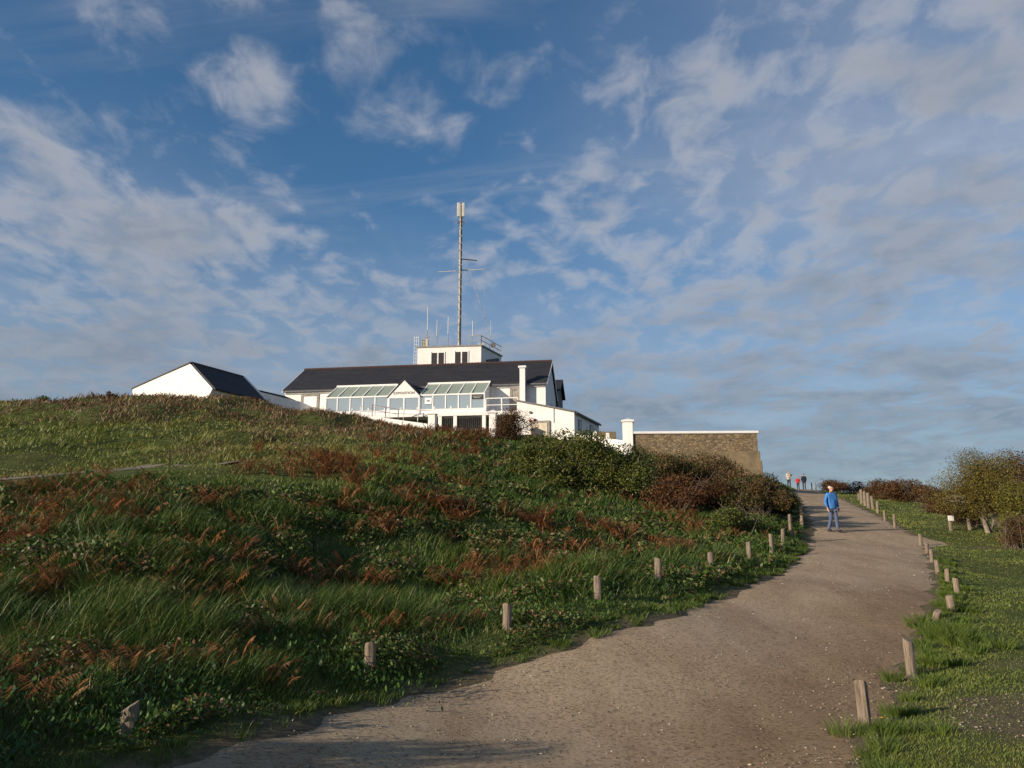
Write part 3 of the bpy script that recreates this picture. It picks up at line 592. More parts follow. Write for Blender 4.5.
# ------------------------------------------------------------------ wooden posts
def post(px, py, ypx, hpx, label, group, y=None, d=.115, tilt=(0, 0), slant=.03, name='wooden_post'):
    p = hit(px, py) if y is None else col(px, y)
    dist = p[1] * 1.02; h = hpx / F * dist; seed = random.random() * 9; mb = MB(); n = 14; V = []; fs = []
    lv = [-.25, 0, .3 * h, .62 * h, .93 * h, h]; sa = random.uniform(0, 6)
    for i, z in enumerate(lv):
        for k in range(n):
            a = 2 * PI * k / n; rr = d / 2 * (1 + .05 * math.sin(a * 3 + seed) + .04 * math.sin(a * 5 + seed * 2 + i * .4)) * (1.04 if i < 2 else 1) * (.94 if i == 5 else 1)
            zz = z + (slant * math.sin(a + sa) if i >= 4 else 0); V.append((rr * math.cos(a), rr * math.sin(a), zz))
    for i in range(len(lv) - 1):
        for k in range(n): k2 = (k + 1) % n; fs.append((i*n+k, i*n+k2, (i+1)*n+k2, (i+1)*n+k))
    fs += [tuple(range(n - 1, -1, -1))]; V.append((0, 0, h + .006)); c = len(V) - 1
    for k in range(n): fs.append(((len(lv)-1)*n+k, (len(lv)-1)*n+(k+1) % n, c))
    mb.add(V, fs); o = mb.build(name, M['wood']); o.location = p; o.rotation_euler = (tilt[0], tilt[1], random.uniform(0, 6)); return tag(o, label, 'post', group)
GL = 'wooden posts along the left edge of the path'; GR = 'wooden posts along the right edge of the path'
ordn = ['nearest','second','third','fourth','fifth','sixth','seventh','eighth','ninth','tenth','eleventh']
hL = [22, 24, 20, 18, 22, 15, 17, 15, 13, 18, 20]
extraL = ['slant-topped and half sunk in weeds', 'slant-topped with a dock plant at its foot', 'short and standing in long grass', 'short and straight', 'tall pale and brightly lit', 'short with a flat top', 'thin and leaning slightly', 'dark-sided and upright', 'small and partly shaded', 'in the shade of the bush', 'in deep shade below the dark bush']
for i, (px, py, Y, _) in enumerate(lposts):
    post(px, py, 0, hL[i] + 3, f'{ordn[i]} post left of the path, {extraL[i]}', GL, y=Y, d=.125, tilt=(random.uniform(-.04, .04), random.uniform(-.05, .06)), slant=.035 if i < 2 else .015)
R_ = [(866,729,41,'tall cracked wooden post nearest the camera at the right edge of the path',.115),(912,678,34,'split-topped wooden post second nearest at the right edge of the path',.12),
 (934,625,13,'leaning stub of a post behind the big grass tuft at right',.11),(952,612,15,'short flat-topped post just beyond the big grass tuft at right',.13),(958,597,17,'rightmost post of the curve of right-hand posts',.11),
 (948,585,15,'post at the bend of the right-hand row, next beyond its rightmost post',.105),(938,574,13,'small post where the right-hand row turns back towards the path',.105),(932,562,12,'small thin post above the bend of the right-hand row',.10),(927,553,9,'low stub in the right-hand row before the side trail',.10),(921,546,11,'last post of the right-hand row before the gap of the side trail',.12),
 (895,528,13,'lone post beyond the side trail casting a long shadow across the path',.11),(885,521,10,'small post with a pale top left of the lone shadow-casting post',.11),(878,513,11,'dark post next below the plank posts',.14),(873,509,12,'dark thicker post at the foot of the plank posts',.15),
 (951,531,12,'pale post with a notice plate on the grass beside the side trail',.13),(970,530,12,'pale post on the grass right of the notice post',.13),(1021,543,13,'pale post at the right edge of the picture under the yellow-green bush',.12)]
for i, (px, py, hp, lb, d) in enumerate(R_):
    o = post(px, py, 0, hp, lb, GR, d=d, tilt=(random.uniform(-.04, .04), random.uniform(-.06, .06)) if i != 2 else (0, .35), slant=.03 if i < 3 else .01)
    if i == 14:
        s = hp / F * o.location.y * 1.02; MB().box(-.11, .11, -.095, -.07, s - .10, s + .10).build('notice_plate', M['white_trim'], o, bevel=.004); o.rotation_euler = (0, 0, 0)
for i, (px, py, hp, lb) in enumerate([(862,504,14,'tallest weathered plank post of the four near the far hedge'),(865.5,506,14,'second plank post from the left near the far hedge'),(869,508,14,'front plank post of the four near the far hedge'),(859,500.5,7,'short pale post left of the plank posts')]):
    post(px, py, 0, hp, lb, 'plank posts by the far hedge', d=.2 if i < 3 else .15, slant=.05)
for i, (px, lb) in enumerate([(805, 'thin post on the crest right of the walker in black'), (812, 'thin post on the crest left of the rust-red bush'), (816, 'thin post against the sky at the crest, rightmost of three')]):
    post(px, 0, 0, 7, lb, 'thin posts on the crest', y=70 + i, d=.09)
# dandelion
p = hit(883, 740); dn = empty('dandelion', tuple(p), 0, 'small yellow dandelion flower at the foot of the nearest right-hand post', 'flower')
MB().tube([(0, 0, 0), (.005, 0, .09), (0, 0, .17)], .003, 6).build('stem', M['weed'], dn)
mb = MB()
for k in range(26):
    a = k * 2.4; q = .004 + .018 * (k / 26); mb.add([(math.cos(a)*.003, math.sin(a)*.003, .17), (math.cos(a+.25)*q, math.sin(a+.25)*q, .175+.006*(1-k/26)), (math.cos(a)*q*1.2, math.sin(a)*q*1.2, .178), (math.cos(a-.25)*q, math.sin(a-.25)*q, .175)], [(0, 1, 2, 3)])
mb.build('petals', simple('dandelion_petal', (.75, .55, .02), .6), dn)

# ------------------------------------------------------------------ the long building
class Frame:
    def __init__(s, O, th): s.O = np.array(O, float); s.th = th; s.ux = np.array([math.cos(th), -math.sin(th), 0]); s.uy = np.array([math.sin(th), math.cos(th), 0])
    def fp(s, px, py, yl):
        d = ray(px, py); e = np.array([0, 0, EZ]); t = (yl + np.dot(s.O - e, s.uy)) / np.dot(d, s.uy); q = e + t * d - s.O; return float(np.dot(q, s.ux)), float(q[2])
p0 = P(545.5, 380.6, 72.0); th = math.atan2(3.97, 24.9)
FR = Frame((p0[0], p0[1], 9.2 + EZ), th); fp = FR.fp
B = empty('long_building', tuple(FR.O), -th, 'long low white building with black slate roof and glazed front on the hilltop', 'building')
L = -fp(285.5, 388.9, 0)[0]; ze = fp(545.5, 380.6, 0)[1]; D = 9.0; zr = fp(551.5, 361.0, D / 2)[1]
sl_ = (zr - ze) / (D / 2); zt = ze - .25
MB().prism([(-L, 0, -1), (-L, D, -1), (-L, D, ze - .12), (-L, D/2, zr - .14), (-L, 0, ze - .12)], (L, 0, 0)).build('wall', M['white'], B)
ov = .3
for nm, y0, yr in (('roof', -ov, D / 2), ('roof', D + ov, D / 2)):
    sgn = 1 if y0 < 0 else -1; z0 = ze - ov * sl_
    MB().prism([(-L-.15, y0, z0), (-L-.15, yr, zr), (-L-.15, yr, zr - .12), (-L-.15, y0, z0 - .12)], (L + .3, 0, 0)).build(nm, M['slate'], B)
mb = MB(); n = 84
for k in range(n):
    xa = -L - .15 + (L + .3) * k / n; xb = -L - .15 + (L + .3) * (k + .92) / n; r_ = .13 if k % 2 else .125
    mb.tube([(xa, D/2, zr), (xb, D/2, zr + .012)], [r_, r_ + .012], 8)
mb.build('ridge_tiles', M['ridge'], B)
for xg in (-L - .21, .155):
    mb = MB(); z0 = ze - ov * sl_ - .04
    for ya, yb in ((-ov, D/2), (D + ov, D/2)): mb.prism([(xg, ya, z0), (xg, yb, zr - .02), (xg, yb, zr - .26), (xg, ya, z0 - .24)], (.05, 0, 0))
    mb.build('verge_board', M['white_trim'], B)
MB().box(-L, 0, -.155, -.003, ze - .55, ze - .32).build('fascia', M['white_trim'], B)
MB().tube([(-L - .1, -.36, ze - .36), (.1, -.36, ze - .36)], .075, 8).build('gutter', M['gutter'], B)
def opening(pxa, pya, pxb, pyb, yl, parent, name='window', frame='grey', fill='glass_dark', mull=0, fw=.14, label=None):
    xa, za = fp(pxa, pya, yl); xb, zb = fp(pxb, pyb, yl); 
    if zb > za: za, zb = zb, za
    f = MB(); f.box(xa - fw, xa, yl - .06, yl + .1, zb - fw, za + fw); f.box(xb, xb + fw, yl - .06, yl + .1, zb - fw, za + fw); f.box(xa, xb, yl - .06, yl + .1, za, za + fw); f.box(xa, xb, yl - .06, yl + .1, zb - fw, zb)
    for k in range(mull): xm = xa + (xb - xa) * (k + 1) / (mull + 1); f.box(xm - .05, xm + .05, yl - .05, yl + .09, zb, za)
    o = f.build(name, M[frame], parent, label=label)
    MB().box(xa, xb, yl - .02, yl + .02, zb, za).build('pane' if 'window' in name else 'panel', M[fill], o); return o
opening(303.5, 396.5, 316.5, 407, -.02, B, 'window', 'grey', 'white_trim', 0, .22)
opening(512, 390, 523, 409, -.02, B, 'door', 'grey', 'grey', 0, .2)
# gable-end window
f = MB(); f.box(-.01, .06, 3.6, 3.7, 2.6, 4.2); f.box(-.01, .06, 4.8, 4.9, 2.6, 4.2); f.box(-.01, .06, 3.7, 4.8, 4.1, 4.2); f.box(-.01, .06, 3.7, 4.8, 2.6, 2.7); w_ = f.build('window', M['white_trim'], B)
MB().box(.0, .03, 3.7, 4.8, 2.7, 4.1).build('pane', M['glass_dark'], w_)
# chimney stack in front of the eaves
xa = fp(519.8, 380, -.7)[0]; xb = fp(525.3, 380, -.7)[0]; zc = fp(522, 366, -.7)[1]
ch = MB().box(xa, xb, -.80, -.20, -.5, zc - .2).build('chimney', M['white'], B, bevel=.02)
MB().box(xa - .12, xb + .12, -.92, -.17, zc - .2, zc).build('chimney_cap', M['white_trim'], ch, bevel=.03)
# conservatory
yc = -2.7; cpx = [326.2, 337.6, 350.3, 362.8, 375.2, 388.2]; cpx2 = [420.6, 433, 445.7, 458.5, 471, 484.3]
zf = fp(400, 396, yc)[1]; zs = fp(400, 410.6, yc)[1]; zb_ = fp(400, 416.5, yc)[1]; zw = fp(412, 385.2, 0)[1]
print('conservatory', zf, zs, zb_, zw, ze, zr, L)
XA = [fp(q, 400, yc)[0] for q in cpx]; XB = [fp(q, 400, yc)[0] for q in cpx2]
for XS in (XA, XB):
    cf = MB()
    for x_ in XS:
        cf.box(x_ - .05, x_ + .05, yc - .05, yc + .05, zb_, zf); cf.bar((x_, yc - .06, zf + .05), (x_, -.02, zw + .03), .09, .1)
    cf.box(XS[0] - .06, XS[-1] + .06, yc - .07, yc + .07, zf - .06, zf + .07); cf.box(XS[0] - .06, XS[-1] + .06, yc - .06, yc + .06, zs - .07, zs + .05)
    cf.box(XS[0] - .06, XS[-1] + .06, -.12, -.005, zw - .02, zw + .16); cf.box(XS[0] - .05, XS[-1] + .05, yc - .045, yc + .045, zs - .95, zs - .88) if 0 else None
    cfo = cf.build('conservatory_frame', M['white_trim'], B)
    for a_, b_ in zip(XS[:-1], XS[1:]):
        MB().box(a_ + .05, b_ - .05, yc - .012, yc + .012, zs + .05, zf - .06).build('front_pane', M['glass'], cfo)
        MB().prism([(a_ + .045, yc + .02, zf + .05), (a_ + .045, -.03, zw + .05), (a_ + .045, -.03, zw + .02), (a_ + .045, yc + .02, zf + .02)], (b_ - a_ - .09, 0, 0)).build('roof_pane', M['glass_roof'], cfo)
        MB().box(a_ + .001, b_ - .001, yc - .03, yc + .03, zb_ - .3, zs - .07).build('base_panel', M['white_trim'], cfo)
    xe = XS[-1] if XS is XB else XS[0]
    MB().prism([(xe - .02, yc + .05, zs), (xe - .02, -.05, zs), (xe - .02, -.05, zw), (xe - .02, yc + .05, zf)], (.03, 0, 0)).build('end_pane', M['white_trim'], cfo)
    MB().box(xe - .03, xe + .03, yc + .04, -.05, zb_ - .3, zs).build('base_panel', M['white_trim'], cfo)
# porch gable
xp0 = XA[-1] + .06; xp1 = XB[0] - .06; xm = (xp0 + xp1) / 2; zap = fp(404.2, 380.3, yc - .1)[1]; zpe = fp(404, 396.2, yc - .1)[1]; yp = yc - .12
pg = MB().prism([(xp0, yp, zpe), (xp1, yp, zpe), (xm, yp, zap)], (0, .14, 0)).build('porch_gable', M['white'], B)
MB().box(xp0, xp1, yp, yp + .14, zpe - .16, zpe - .003).build('porch_beam', M['white_trim'], B)
ybk = 2.2
for s_ in (0, 1):
    xe_ = xp0 - .12 if s_ == 0 else xp1 + .12; ze_ = zpe - .12; 
    MB().prism([(xe_, yp - .05, ze_), (xm, yp - .05, zap + .05), (xm, yp - .05, zap + .13), (xe_, yp - .05, ze_ + .08)], (0, ybk + 2.4, 0)).build('porch_roof', M['slate'], B)
pf = MB()
for x_ in (xp0 + .05, xm, xp1 - .05): pf.box(x_ - .06, x_ + .06, yp, yp + .1, zb_, zpe - .16)
pf.box(xp0, xp1, yp + .01, yp + .09, zs - .07, zs + .05); pf = pf.build('porch_frame', M['white_trim'], B)
for a_, b_ in ((xp0 + .11, xm - .06), (xm + .06, xp1 - .11)): MB().box(a_, b_, yp + .04, yp + .06, zs + .05, zpe - .16).build('front_pane', M['glass'], pf)
MB().box(xp0, xp1, yp + .02, yp + .08, zb_ - .3, zs - .07).build('base_panel', M['white_trim'], pf)
def lettering(text, size, mat, parent, loc, rx=PI/2, name='lettering', sx=1):
    cu = bpy.data.curves.new(name, 'FONT'); cu.body = text; cu.size = size; cu.align_x = 'CENTER'; cu.align_y = 'CENTER'; cu.extrude = .01; cu.space_character = 1.08; cu.offset = .002
    to = bpy.data.objects.new('tmp', cu); COL.objects.link(to); bpy.context.view_layer.update()
    me = bpy.data.meshes.new_from_object(to.evaluated_get(bpy.context.evaluated_depsgraph_get())); bpy.data.objects.remove(to); bpy.data.curves.remove(cu)
    me.materials.clear(); me.materials.append(mat); o = link(name, me, parent, loc); o.rotation_euler = (rx, 0, 0); o.scale = (sx, 1, 1); return o
lettering('EXPOSITION', .33, simple('sign_letters', (.12, .10, .09), .6), B, (xm, yp - .012, zpe + .28))
# small signs on the glass
xs0, zs0 = fp(428.5, 401, yc); MB().box(xs0 - .32, xs0 + .32, yc - .09, yc - .06, zs0 - .28, zs0 + .28).build('notice', M['white_trim'], B)
MB().box(xs0 - .13, xs0 + .13, yc - .10, yc - .091, zs0 - .07, zs0 + .07).build('notice_print', M['gutter'], B)
xs0, zs0 = fp(477.4, 396.8, yc); sg_ = MB().box(xs0 - .52, xs0 + .52, yc - .10, yc - .07, zs0 - .19, zs0 + .19).build('dark_sign', M['dark'], B)
for r_ in range(2): MB().box(xs0 - .42 + r_ * .1, xs0 + .42 - r_ * .15, yc - .106, yc - .1005, zs0 + .03 - r_ * .13, zs0 + .065 - r_ * .13).build('print_line', M['antenna'], sg_)
# back wing, dark slate, beyond the right gable
y0w, y1w = D + .02, D + 5.4; xw, zw1 = fp(559.5, 381, (y0w + y1w) / 2); zw0 = fp(564, 400, y1w)[1]; xw = fp(560, 390, y0w + 2.5)[0]
RW = empty('rear_wing', tuple(FR.O), -th, 'dark slate-hung wing showing behind the right gable of the long building', 'building')
MB().prism([(xw - 7, y0w, -.5), (xw - 7, y1w, -.5), (xw - 7, y1w, zw0), (xw - 7, (y0w+y1w)/2, zw1), (xw - 7, y0w, zw0)], (7, 0, 0)).build('wall', M['slate'], RW)
mb = MB()
for ya in (y0w - .1, y1w + .15): mb.prism([(xw - 7.1, ya, zw0 - .02), (xw - 7.1, (y0w+y1w)/2, zw1 + .02), (xw - 7.1, (y0w+y1w)/2, zw1 + .14), (xw - 7.1, ya, zw0 + .1)], (7.4, 0, 0))
mb.build('roof', M['slate'], RW)

# terrace, basement, railings
TE = empty('terrace', tuple(FR.O), -th, 'white terrace with dark barred openings below the glazed front', 'terrace')
x0t = fp(352, 415, -4.4)[0]; x1t = fp(517.5, 415, -4.4)[0]; zfl = zb_ - .02
MB().box(XA[0] - .4, x1t, -4.4, -.06, zfl - .32, zfl).build('floor_slab', M['white_trim'], TE, bevel=.01)
MB().box(XA[0] - .4, x1t, -2.5, -2.35, -.6, zfl - .33).build('basement_wall', M['grey'], TE)
for q in (440.0, 455.2, 484.0, 516.5):
    xx_ = fp(q, 424, -4.3)[0]; MB().box(xx_ - .16, xx_ + .16, -4.36, -4.04, -.6, zfl - .321).build('column', M['white'], TE, bevel=.01)
for qa, qb in ((441.5, 453.8), (456.8, 482.4)):
    a_ = fp(qa, 424, -4.2)[0]; b_ = fp(qb, 424, -4.2)[0]; mb = MB(); mb.box(a_, b_, -4.24, -4.16, zfl - .46, zfl - .38); mb.box(a_, b_, -4.24, -4.16, .1, .18); x_ = a_ + .04
    while x_ < b_: mb.box(x_ - .025, x_ + .025, -4.22, -4.18, .18, zfl - .46); x_ += .17
    mb.build('barred_gate', M['dark'], TE)
xr0 = fp(352, 412, -4.35)[0]; xr1 = fp(484.5, 412, -4.35)[0]; rl = MB(); lo = MB()
for x_ in np.linspace(xr0, xr1, 9): lo.box(x_ - .05, x_ + .05, -4.37, -4.29, zfl, zfl + .55)
lo.box(xr0, xr1, -4.355, -4.315, zfl + .30, zfl + .34); lo.build('low_railing', M['white_trim'], TE)
for x_ in np.linspace(xr1 + .1, x1t, 3): rl.box(x_ - .05, x_ + .05, -4.37, -4.29, zfl, zfl + 1.1)
rl.box(xr1 + .1, x1t, -4.36, -4.31, zfl + 1.1, zfl + 1.18); rl.box(xr1 + .1, x1t, -4.35, -4.32, zfl + .52, zfl + .58); rl.build('railing', M['white_trim'], TE)
# ramp with handrail
a = P(352, 414.8, 67.5); b = P(427, 425.2, 65.6); RP = empty('access_ramp', tuple(a), 0, 'white ramp wall with dark handrails sloping down to the left gate pillar', 'ramp')
d = b - a; MB().prism([(0, 0, .12), tuple(d + [0, 0, .12]), tuple(d + [0, 0, -.5]), (0, 0, -.5)], (.03, .25, 0)).build('ramp_wall', M['white'], RP)
dk = MB(); 
for s_, hgt in ((.27, 1.0), (.45, 1.0), (.62, .9)):
    q = d * s_; dk.bar(q + [0, .12, .12], q + [0, .12, .12 + hgt], .06)
dk.bar(d * .27 + [0, .12, 1.12], d * .62 + [0, .12, 1.02], .06); dk.bar(d * .27 + [0, .12, .68], d * .62 + [0, .12, .6], .045); dk.build('handrail', M['gutter'], RP)
wr = MB(); d2 = np.array([d[0] * 1.0, 1.8, -.1])
for s_ in np.linspace(.1, 1, 6): q = d2 * s_; wr.bar(q + [0, 0, -.3], q + [0, 0, .75], .06)
wr.bar(d2 * .1 + [0, 0, .75], d2 + [0, 0, .75], .05); wr.bar(d2 * .1 + [0, 0, .35], d2 + [0, 0, .35], .04); wr.build('upper_railing', M['white_trim'], RP)
def pillar(pxa, pxb, pt, pb, Y, label, cap=.1, name='gate_pillar', dome=False):
    a = P(pxa, pb, Y); b_ = P(pxb, pt, Y); w_ = b_[0] - a[0]; h = b_[2] - a[2]; e = empty(name, ((a[0] + b_[0]) / 2, Y, a[2]), -th, label, 'pillar', 'white gate pillars')
    MB().box(-w_/2, w_/2, -w_/2, w_/2, -1, h - cap * 2).build('shaft', M['white'], e, bevel=.02)
    c = MB().box(-w_/2 - .09, w_/2 + .09, -w_/2 - .09, w_/2 + .09, h - cap * 2, h - cap); u = w_/2 + .09
    c.add([(-u, -u, h - cap), (u, -u, h - cap), (u, u, h - cap), (-u, u, h - cap), (0, 0, h + cap * .6)], [(0, 1, 4), (1, 2, 4), (2, 3, 4), (3, 0, 4)]); c.build('cap', M['white_trim'], e); return e
pillar(428.6, 436.2, 413.5, 434.5, 65.2, 'plain white gate pillar at the bottom of the ramp, left of the barred openings', .05)
pillar(623.2, 632.6, 419.3, 448, 60.5, 'tall white gate pillar with pointed cap at the left end of the stone wall', .12)
pillar(489.6, 496.4, 410.5, 432, 64.5, 'short white pillar behind the brown terrace bush', .12)
# annex
an = [P(517.6, 401.5, 67.2), P(574.2, 412.6, 66.2), P(599.0, 424.8, 73.2), P(540, 402, 76)]; an[2][2] = an[1][2] - .02
AN = empty('annex', (an[0][0], an[0][1], 9.2 + EZ), 0, 'low white annex with sloping roof at the right of the long building', 'building')
o_ = np.array(AN.location); q = [a_ - o_ for a_ in an]; q[3] = np.array([q[0][0] + 1.5, q[2][1] + 1.0, q[0][2]])
zb0 = -1.2
mb = MB(); V = [(p_[0], p_[1], zb0) for p_ in q] + [tuple(p_) for p_ in q]; mb.add(V, [(3, 2, 1, 0), (4, 5, 6, 7), (0, 1, 5, 4), (1, 2, 6, 5), (2, 3, 7, 6), (3, 0, 4, 7)]); mb.build('wall', M['white'], AN)
cen = sum(q) / 4; mb = MB(); top = [p_ + (p_ - cen) * np.array([.04, .04, 0]) + [0, 0, .02] for p_ in q]; mb.add([tuple(p_) for p_ in top] + [tuple(p_ + [0, 0, .13]) for p_ in top], [(3, 2, 1, 0), (4, 5, 6, 7), (0, 1, 5, 4), (1, 2, 6, 5), (2, 3, 7, 6), (3, 0, 4, 7)]); mb.build('roof', M['gutter'], AN)
yv = q[0][1]; dv = (q[1] - q[0]) / np.linalg.norm((q[1] - q[0])[:2])
def onfront(px, py): 
    # point on the annex front plane
    dr_ = ray(px, py); e_ = np.array([0, 0, EZ]); n_v = np.array([-dv[1], dv[0], 0]); t_ = np.dot(o_ + q[0] - e_, n_v) / np.dot(dr_, n_v); return e_ + t_ * dr_ - o_
a_ = onfront(533, 432); b_ = onfront(547.5, 423.2); mb = MB(); dn2 = np.array([dv[1], -dv[0], 0]) 
pn = [np.array([a_[0], a_[1], -1]), np.array([b_[0], b_[1], -1]), np.array([b_[0], b_[1], b_[2]]), np.array([a_[0], a_[1], b_[2]])]
hd = MB().prism([p_ + dn2 * .002 for p_ in [pn[0] - dv * .2 * [1, 1, 0], pn[1] + dv * .2 * [1, 1, 0], pn[2] + dv * .2 * [1, 1, 0] + [0, 0, .22], pn[3] - dv * .2 * [1, 1, 0] + [0, 0, .22]]], dn2 * .12).build('door', M['grey'], AN)
MB().prism([p_ + dn2 * .125 for p_ in pn], dn2 * .03).build('panel', M['cream'], hd)
for px, py in ((530.3, 421), (534.8, 420)):
    c_ = onfront(px, py); MB().tube([c_ + dn2 * .002, c_ + dn2 * .12, c_ + dn2 * .2], [.12, .12, .08], 12).build('red_lamp', M['red'], AN)
c_ = onfront(530.5, 412.5); MB().tube([c_, c_ + dn2 * .12], [.13, .1], 10).build('vent', M['gutter'], AN)
c_ = onfront(553.5, 412.0); MB().bar(c_ + dn2 * .05 + [0, 0, -.9], c_ + dn2 * .05 + [0, 0, .3], .05).build('downpipe', M['white_trim'], AN)
dv2 = (q[2] - q[1]); dv2[2] = 0; n2 = np.array([dv2[1], -dv2[0], 0]) / np.linalg.norm(dv2)
MB().bar(q[1] + n2 * .18 + [0, 0, -.02], q[2] + n2 * .18 + [0, 0, -.02], .12).build('gutter', M['dark'], AN)
for s_ in (.2, .66):
    c_ = q[1] + dv2 * s_; c_[2] = q[1][2] - .75; e_ = dv2 / np.linalg.norm(dv2) * .5
    w_ = MB().prism([c_ - e_ + n2*.003 - [0, 0, .6], c_ + e_ + n2*.003 - [0, 0, .6], c_ + e_ + n2*.003 + [0, 0, .35], c_ - e_ + n2*.003 + [0, 0, .35]], n2 * .05).build('window', M['gutter'], AN)
    MB().prism([c_ - e_*.8 + n2*.055 - [0, 0, .5], c_ + e_*.8 + n2*.055 - [0, 0, .5], c_ + e_*.8 + n2*.055 + [0, 0, .25], c_ - e_*.8 + n2*.055 + [0, 0, .25]], n2 * .01).build('pane', M['glass_dark'], w_)
# boundary wall between annex and gate pillar
a = P(574.5, 433.5, 65.5); b = P(622.8, 440.5, 60.8); BW = empty('boundary_wall', tuple(a), 0, 'low white boundary wall with two stub piers right of the annex', 'wall')
d = b - a; MB().prism([(0, 0, 0), tuple(d), tuple(d - [0, 0, 2]), (0, 0, -2)], (.05, .25, 0)).build('wall', M['white'], BW)
for s_ in (.44, .70):
    c_ = d * s_ + [.03, .12, 0]; MB().box(c_[0]-.12, c_[0]+.12, c_[1]-.16, c_[1]+.16, c_[2]-.4, c_[2]+.42).build('stub_pier', M['white'], BW, bevel=.01)
p = P(606.5, 441, 66); s_ = MB().box(-.8, .8, 0, 1.2, -1.2, .78).build('stone_block', M['plinth'], bevel=.03); s_.location = p; tag(s_, 'brownish stone block showing behind the low white wall', 'stone block')
# stone wall with white coping
a = P(633.5, 434.2, 60.2); b = P(757.0, 433.4, 59.8); wth = math.atan2(b[1] - a[1], b[0] - a[0]); Lw = math.hypot(b[0] - a[0], b[1] - a[1])
SW = empty('stone_wall', tuple(a), wth, 'brown rubble stone wall with white coping beside the path crest', 'wall'); zlow = -1.35
MB().box(0, Lw, 0, 1.2, zlow, 0).build('stonework', M['stone'], SW)
MB().box(-.1, Lw + .14, -.12, 1.3, 0, .20).build('coping', M['white_trim'], SW, bevel=.04)
MB().box(.0, Lw + .1, -.16, 1.34, -4.5, zlow).build('plinth', M['plinth'], SW, bevel=.03)
MB().box(Lw - 1.5, Lw + .20, -.24, 1.38, -4.5, zlow - .7).build('corner_pier', M['plinth'], SW, bevel=.04)
# ------------------------------------------------------------------ lookout tower
tp = [P(417.6, 346.8, 81.8), P(481.2, 345.3, 81.0), P(501.3, 356.6, 85.8)]; ztop = tp[0][2]
A2 = [tp[0], tp[1], tp[2], tp[2] + (tp[0] - tp[1])]; TW = empty('lookout_tower', (A2[0][0], A2[0][1], 9.2 + EZ), 0, 'square white flat-roofed lookout block rising behind the slate roof', 'building')
o_ = np.array(TW.location); hz = ztop - o_[2]; pl = [(a_[0] - o_[0], a_[1] - o_[1]) for a_ in A2]
MB().prism([(x_, y_, -.5) for x_, y_ in pl], (0, 0, hz + .5 - .12)).build('wall', M['white'], TW)
cx_ = sum(p_[0] for p_ in pl) / 4; cy_ = sum(p_[1] for p_ in pl) / 4
MB().prism([(cx_ + (x_ - cx_) * 1.035, cy_ + (y_ - cy_) * 1.035, hz - .12) for x_, y_ in pl], (0, 0, .14)).build('parapet', M['grey'], TW)
fd = np.array([pl[1][0] - pl[0][0], pl[1][1] - pl[0][1], 0]); fl_ = np.linalg.norm(fd); fd /= fl_; fn = np.array([fd[1], -fd[0], 0])
def tfront(px, py):
    dr_ = ray(px, py); e_ = np.array([0, 0, EZ]); t_ = np.dot(o_ + np.array([pl[0][0], pl[0][1], 0]) - e_, fn) / np.dot(dr_, fn); return e_ + t_ * dr_ - o_
for pa, pb in (((431.6, 353), (444, 364)), ((455.2, 352), (467.6, 363))):
    a_ = tfront(*pa); b_ = tfront(*pb); w_ = b_ - a_; w_[2] = 0; z1, z0_ = a_[2], b_[2]
    def quad(f0, f1, za, zb2, off, th_): return [a_ * [1, 1, 0] + w_ * f0 + fn * off + [0, 0, za], a_ * [1, 1, 0] + w_ * f1 + fn * off + [0, 0, za], a_ * [1, 1, 0] + w_ * f1 + fn * off + [0, 0, zb2], a_ * [1, 1, 0] + w_ * f0 + fn * off + [0, 0, zb2]]
    f = MB(); f.prism(quad(-.08, 1.08, z0_ - .12, z0_, .003, 0), fn * .1); f.prism(quad(.46, .56, z0_, z1, .003, 0), fn * .06); f.prism(quad(-.08, 0, z0_, z1 + .1, .003, 0), fn * .06); f.prism(quad(1, 1.08, z0_, z1 + .1, .003, 0), fn * .06)
    fo_ = f.build('window', M['white_trim'], TW)
    for f0, f1 in ((0, .46), (.56, 1)): MB().prism(quad(f0, f1, z0_, z1, .004, 0), fn * .015).build('pane', M['glass_dark'], fo_)
# caged ladder at the left side
la = tfront(415.8, 366); lb = tfront(415.8, 336.5); mb = MB()
for dx in (-.22, .0, .22): mb.bar((la[0] + dx, la[1], la[2] - 1.5), (la[0] + dx, la[1], lb[2]), .04)
zq = la[2] - 1.5
while zq < lb[2]: mb.bar((la[0] - .22, la[1], zq), (la[0] + .22, la[1], zq), .035); zq += .38
mb.build('ladder', M['white_trim'], TW)
c_ = tfront(425, 346); MB().box(c_[0] - .4, c_[0] + .25, .4, 1.0, hz, hz + .95).build('roof_box', M['cream'], TW, bevel=.02)
sd = np.array([pl[2][0] - pl[1][0], pl[2][1] - pl[1][1], 0]); p1 = np.array([pl[1][0], pl[1][1], hz]); mb = MB()
for s_ in np.linspace(0, 1, 6): mb.bar(p1 + sd * s_, p1 + sd * s_ + [0, 0, 1.0], .06)
for hh_ in (.5, 1.0): mb.bar(p1 + [0, 0, hh_], p1 + sd + [0, 0, hh_], .05)
p1b = p1 - fd * 1.3
for s_ in (0, 1): mb.bar(p1b + (p1 - p1b) * s_, p1b + (p1 - p1b) * s_ + [0, 0, 1.0], .06)
mb.bar(p1b + [0, 0, 1.0], p1 + [0, 0, 1.0], .05); mb.bar(p1b + [0, 0, .5], p1 + [0, 0, .5], .05)
mb.build('roof_railing', M['mast'], TW)
mb = MB(); c_ = p1 + sd * .35 - fd * .8; mb.box(c_[0] - .3, c_[0] + .3, c_[1] - .3, c_[1] + .3, hz, hz + .55); mb.build('roof_unit', M['antenna'], TW, bevel=.02)
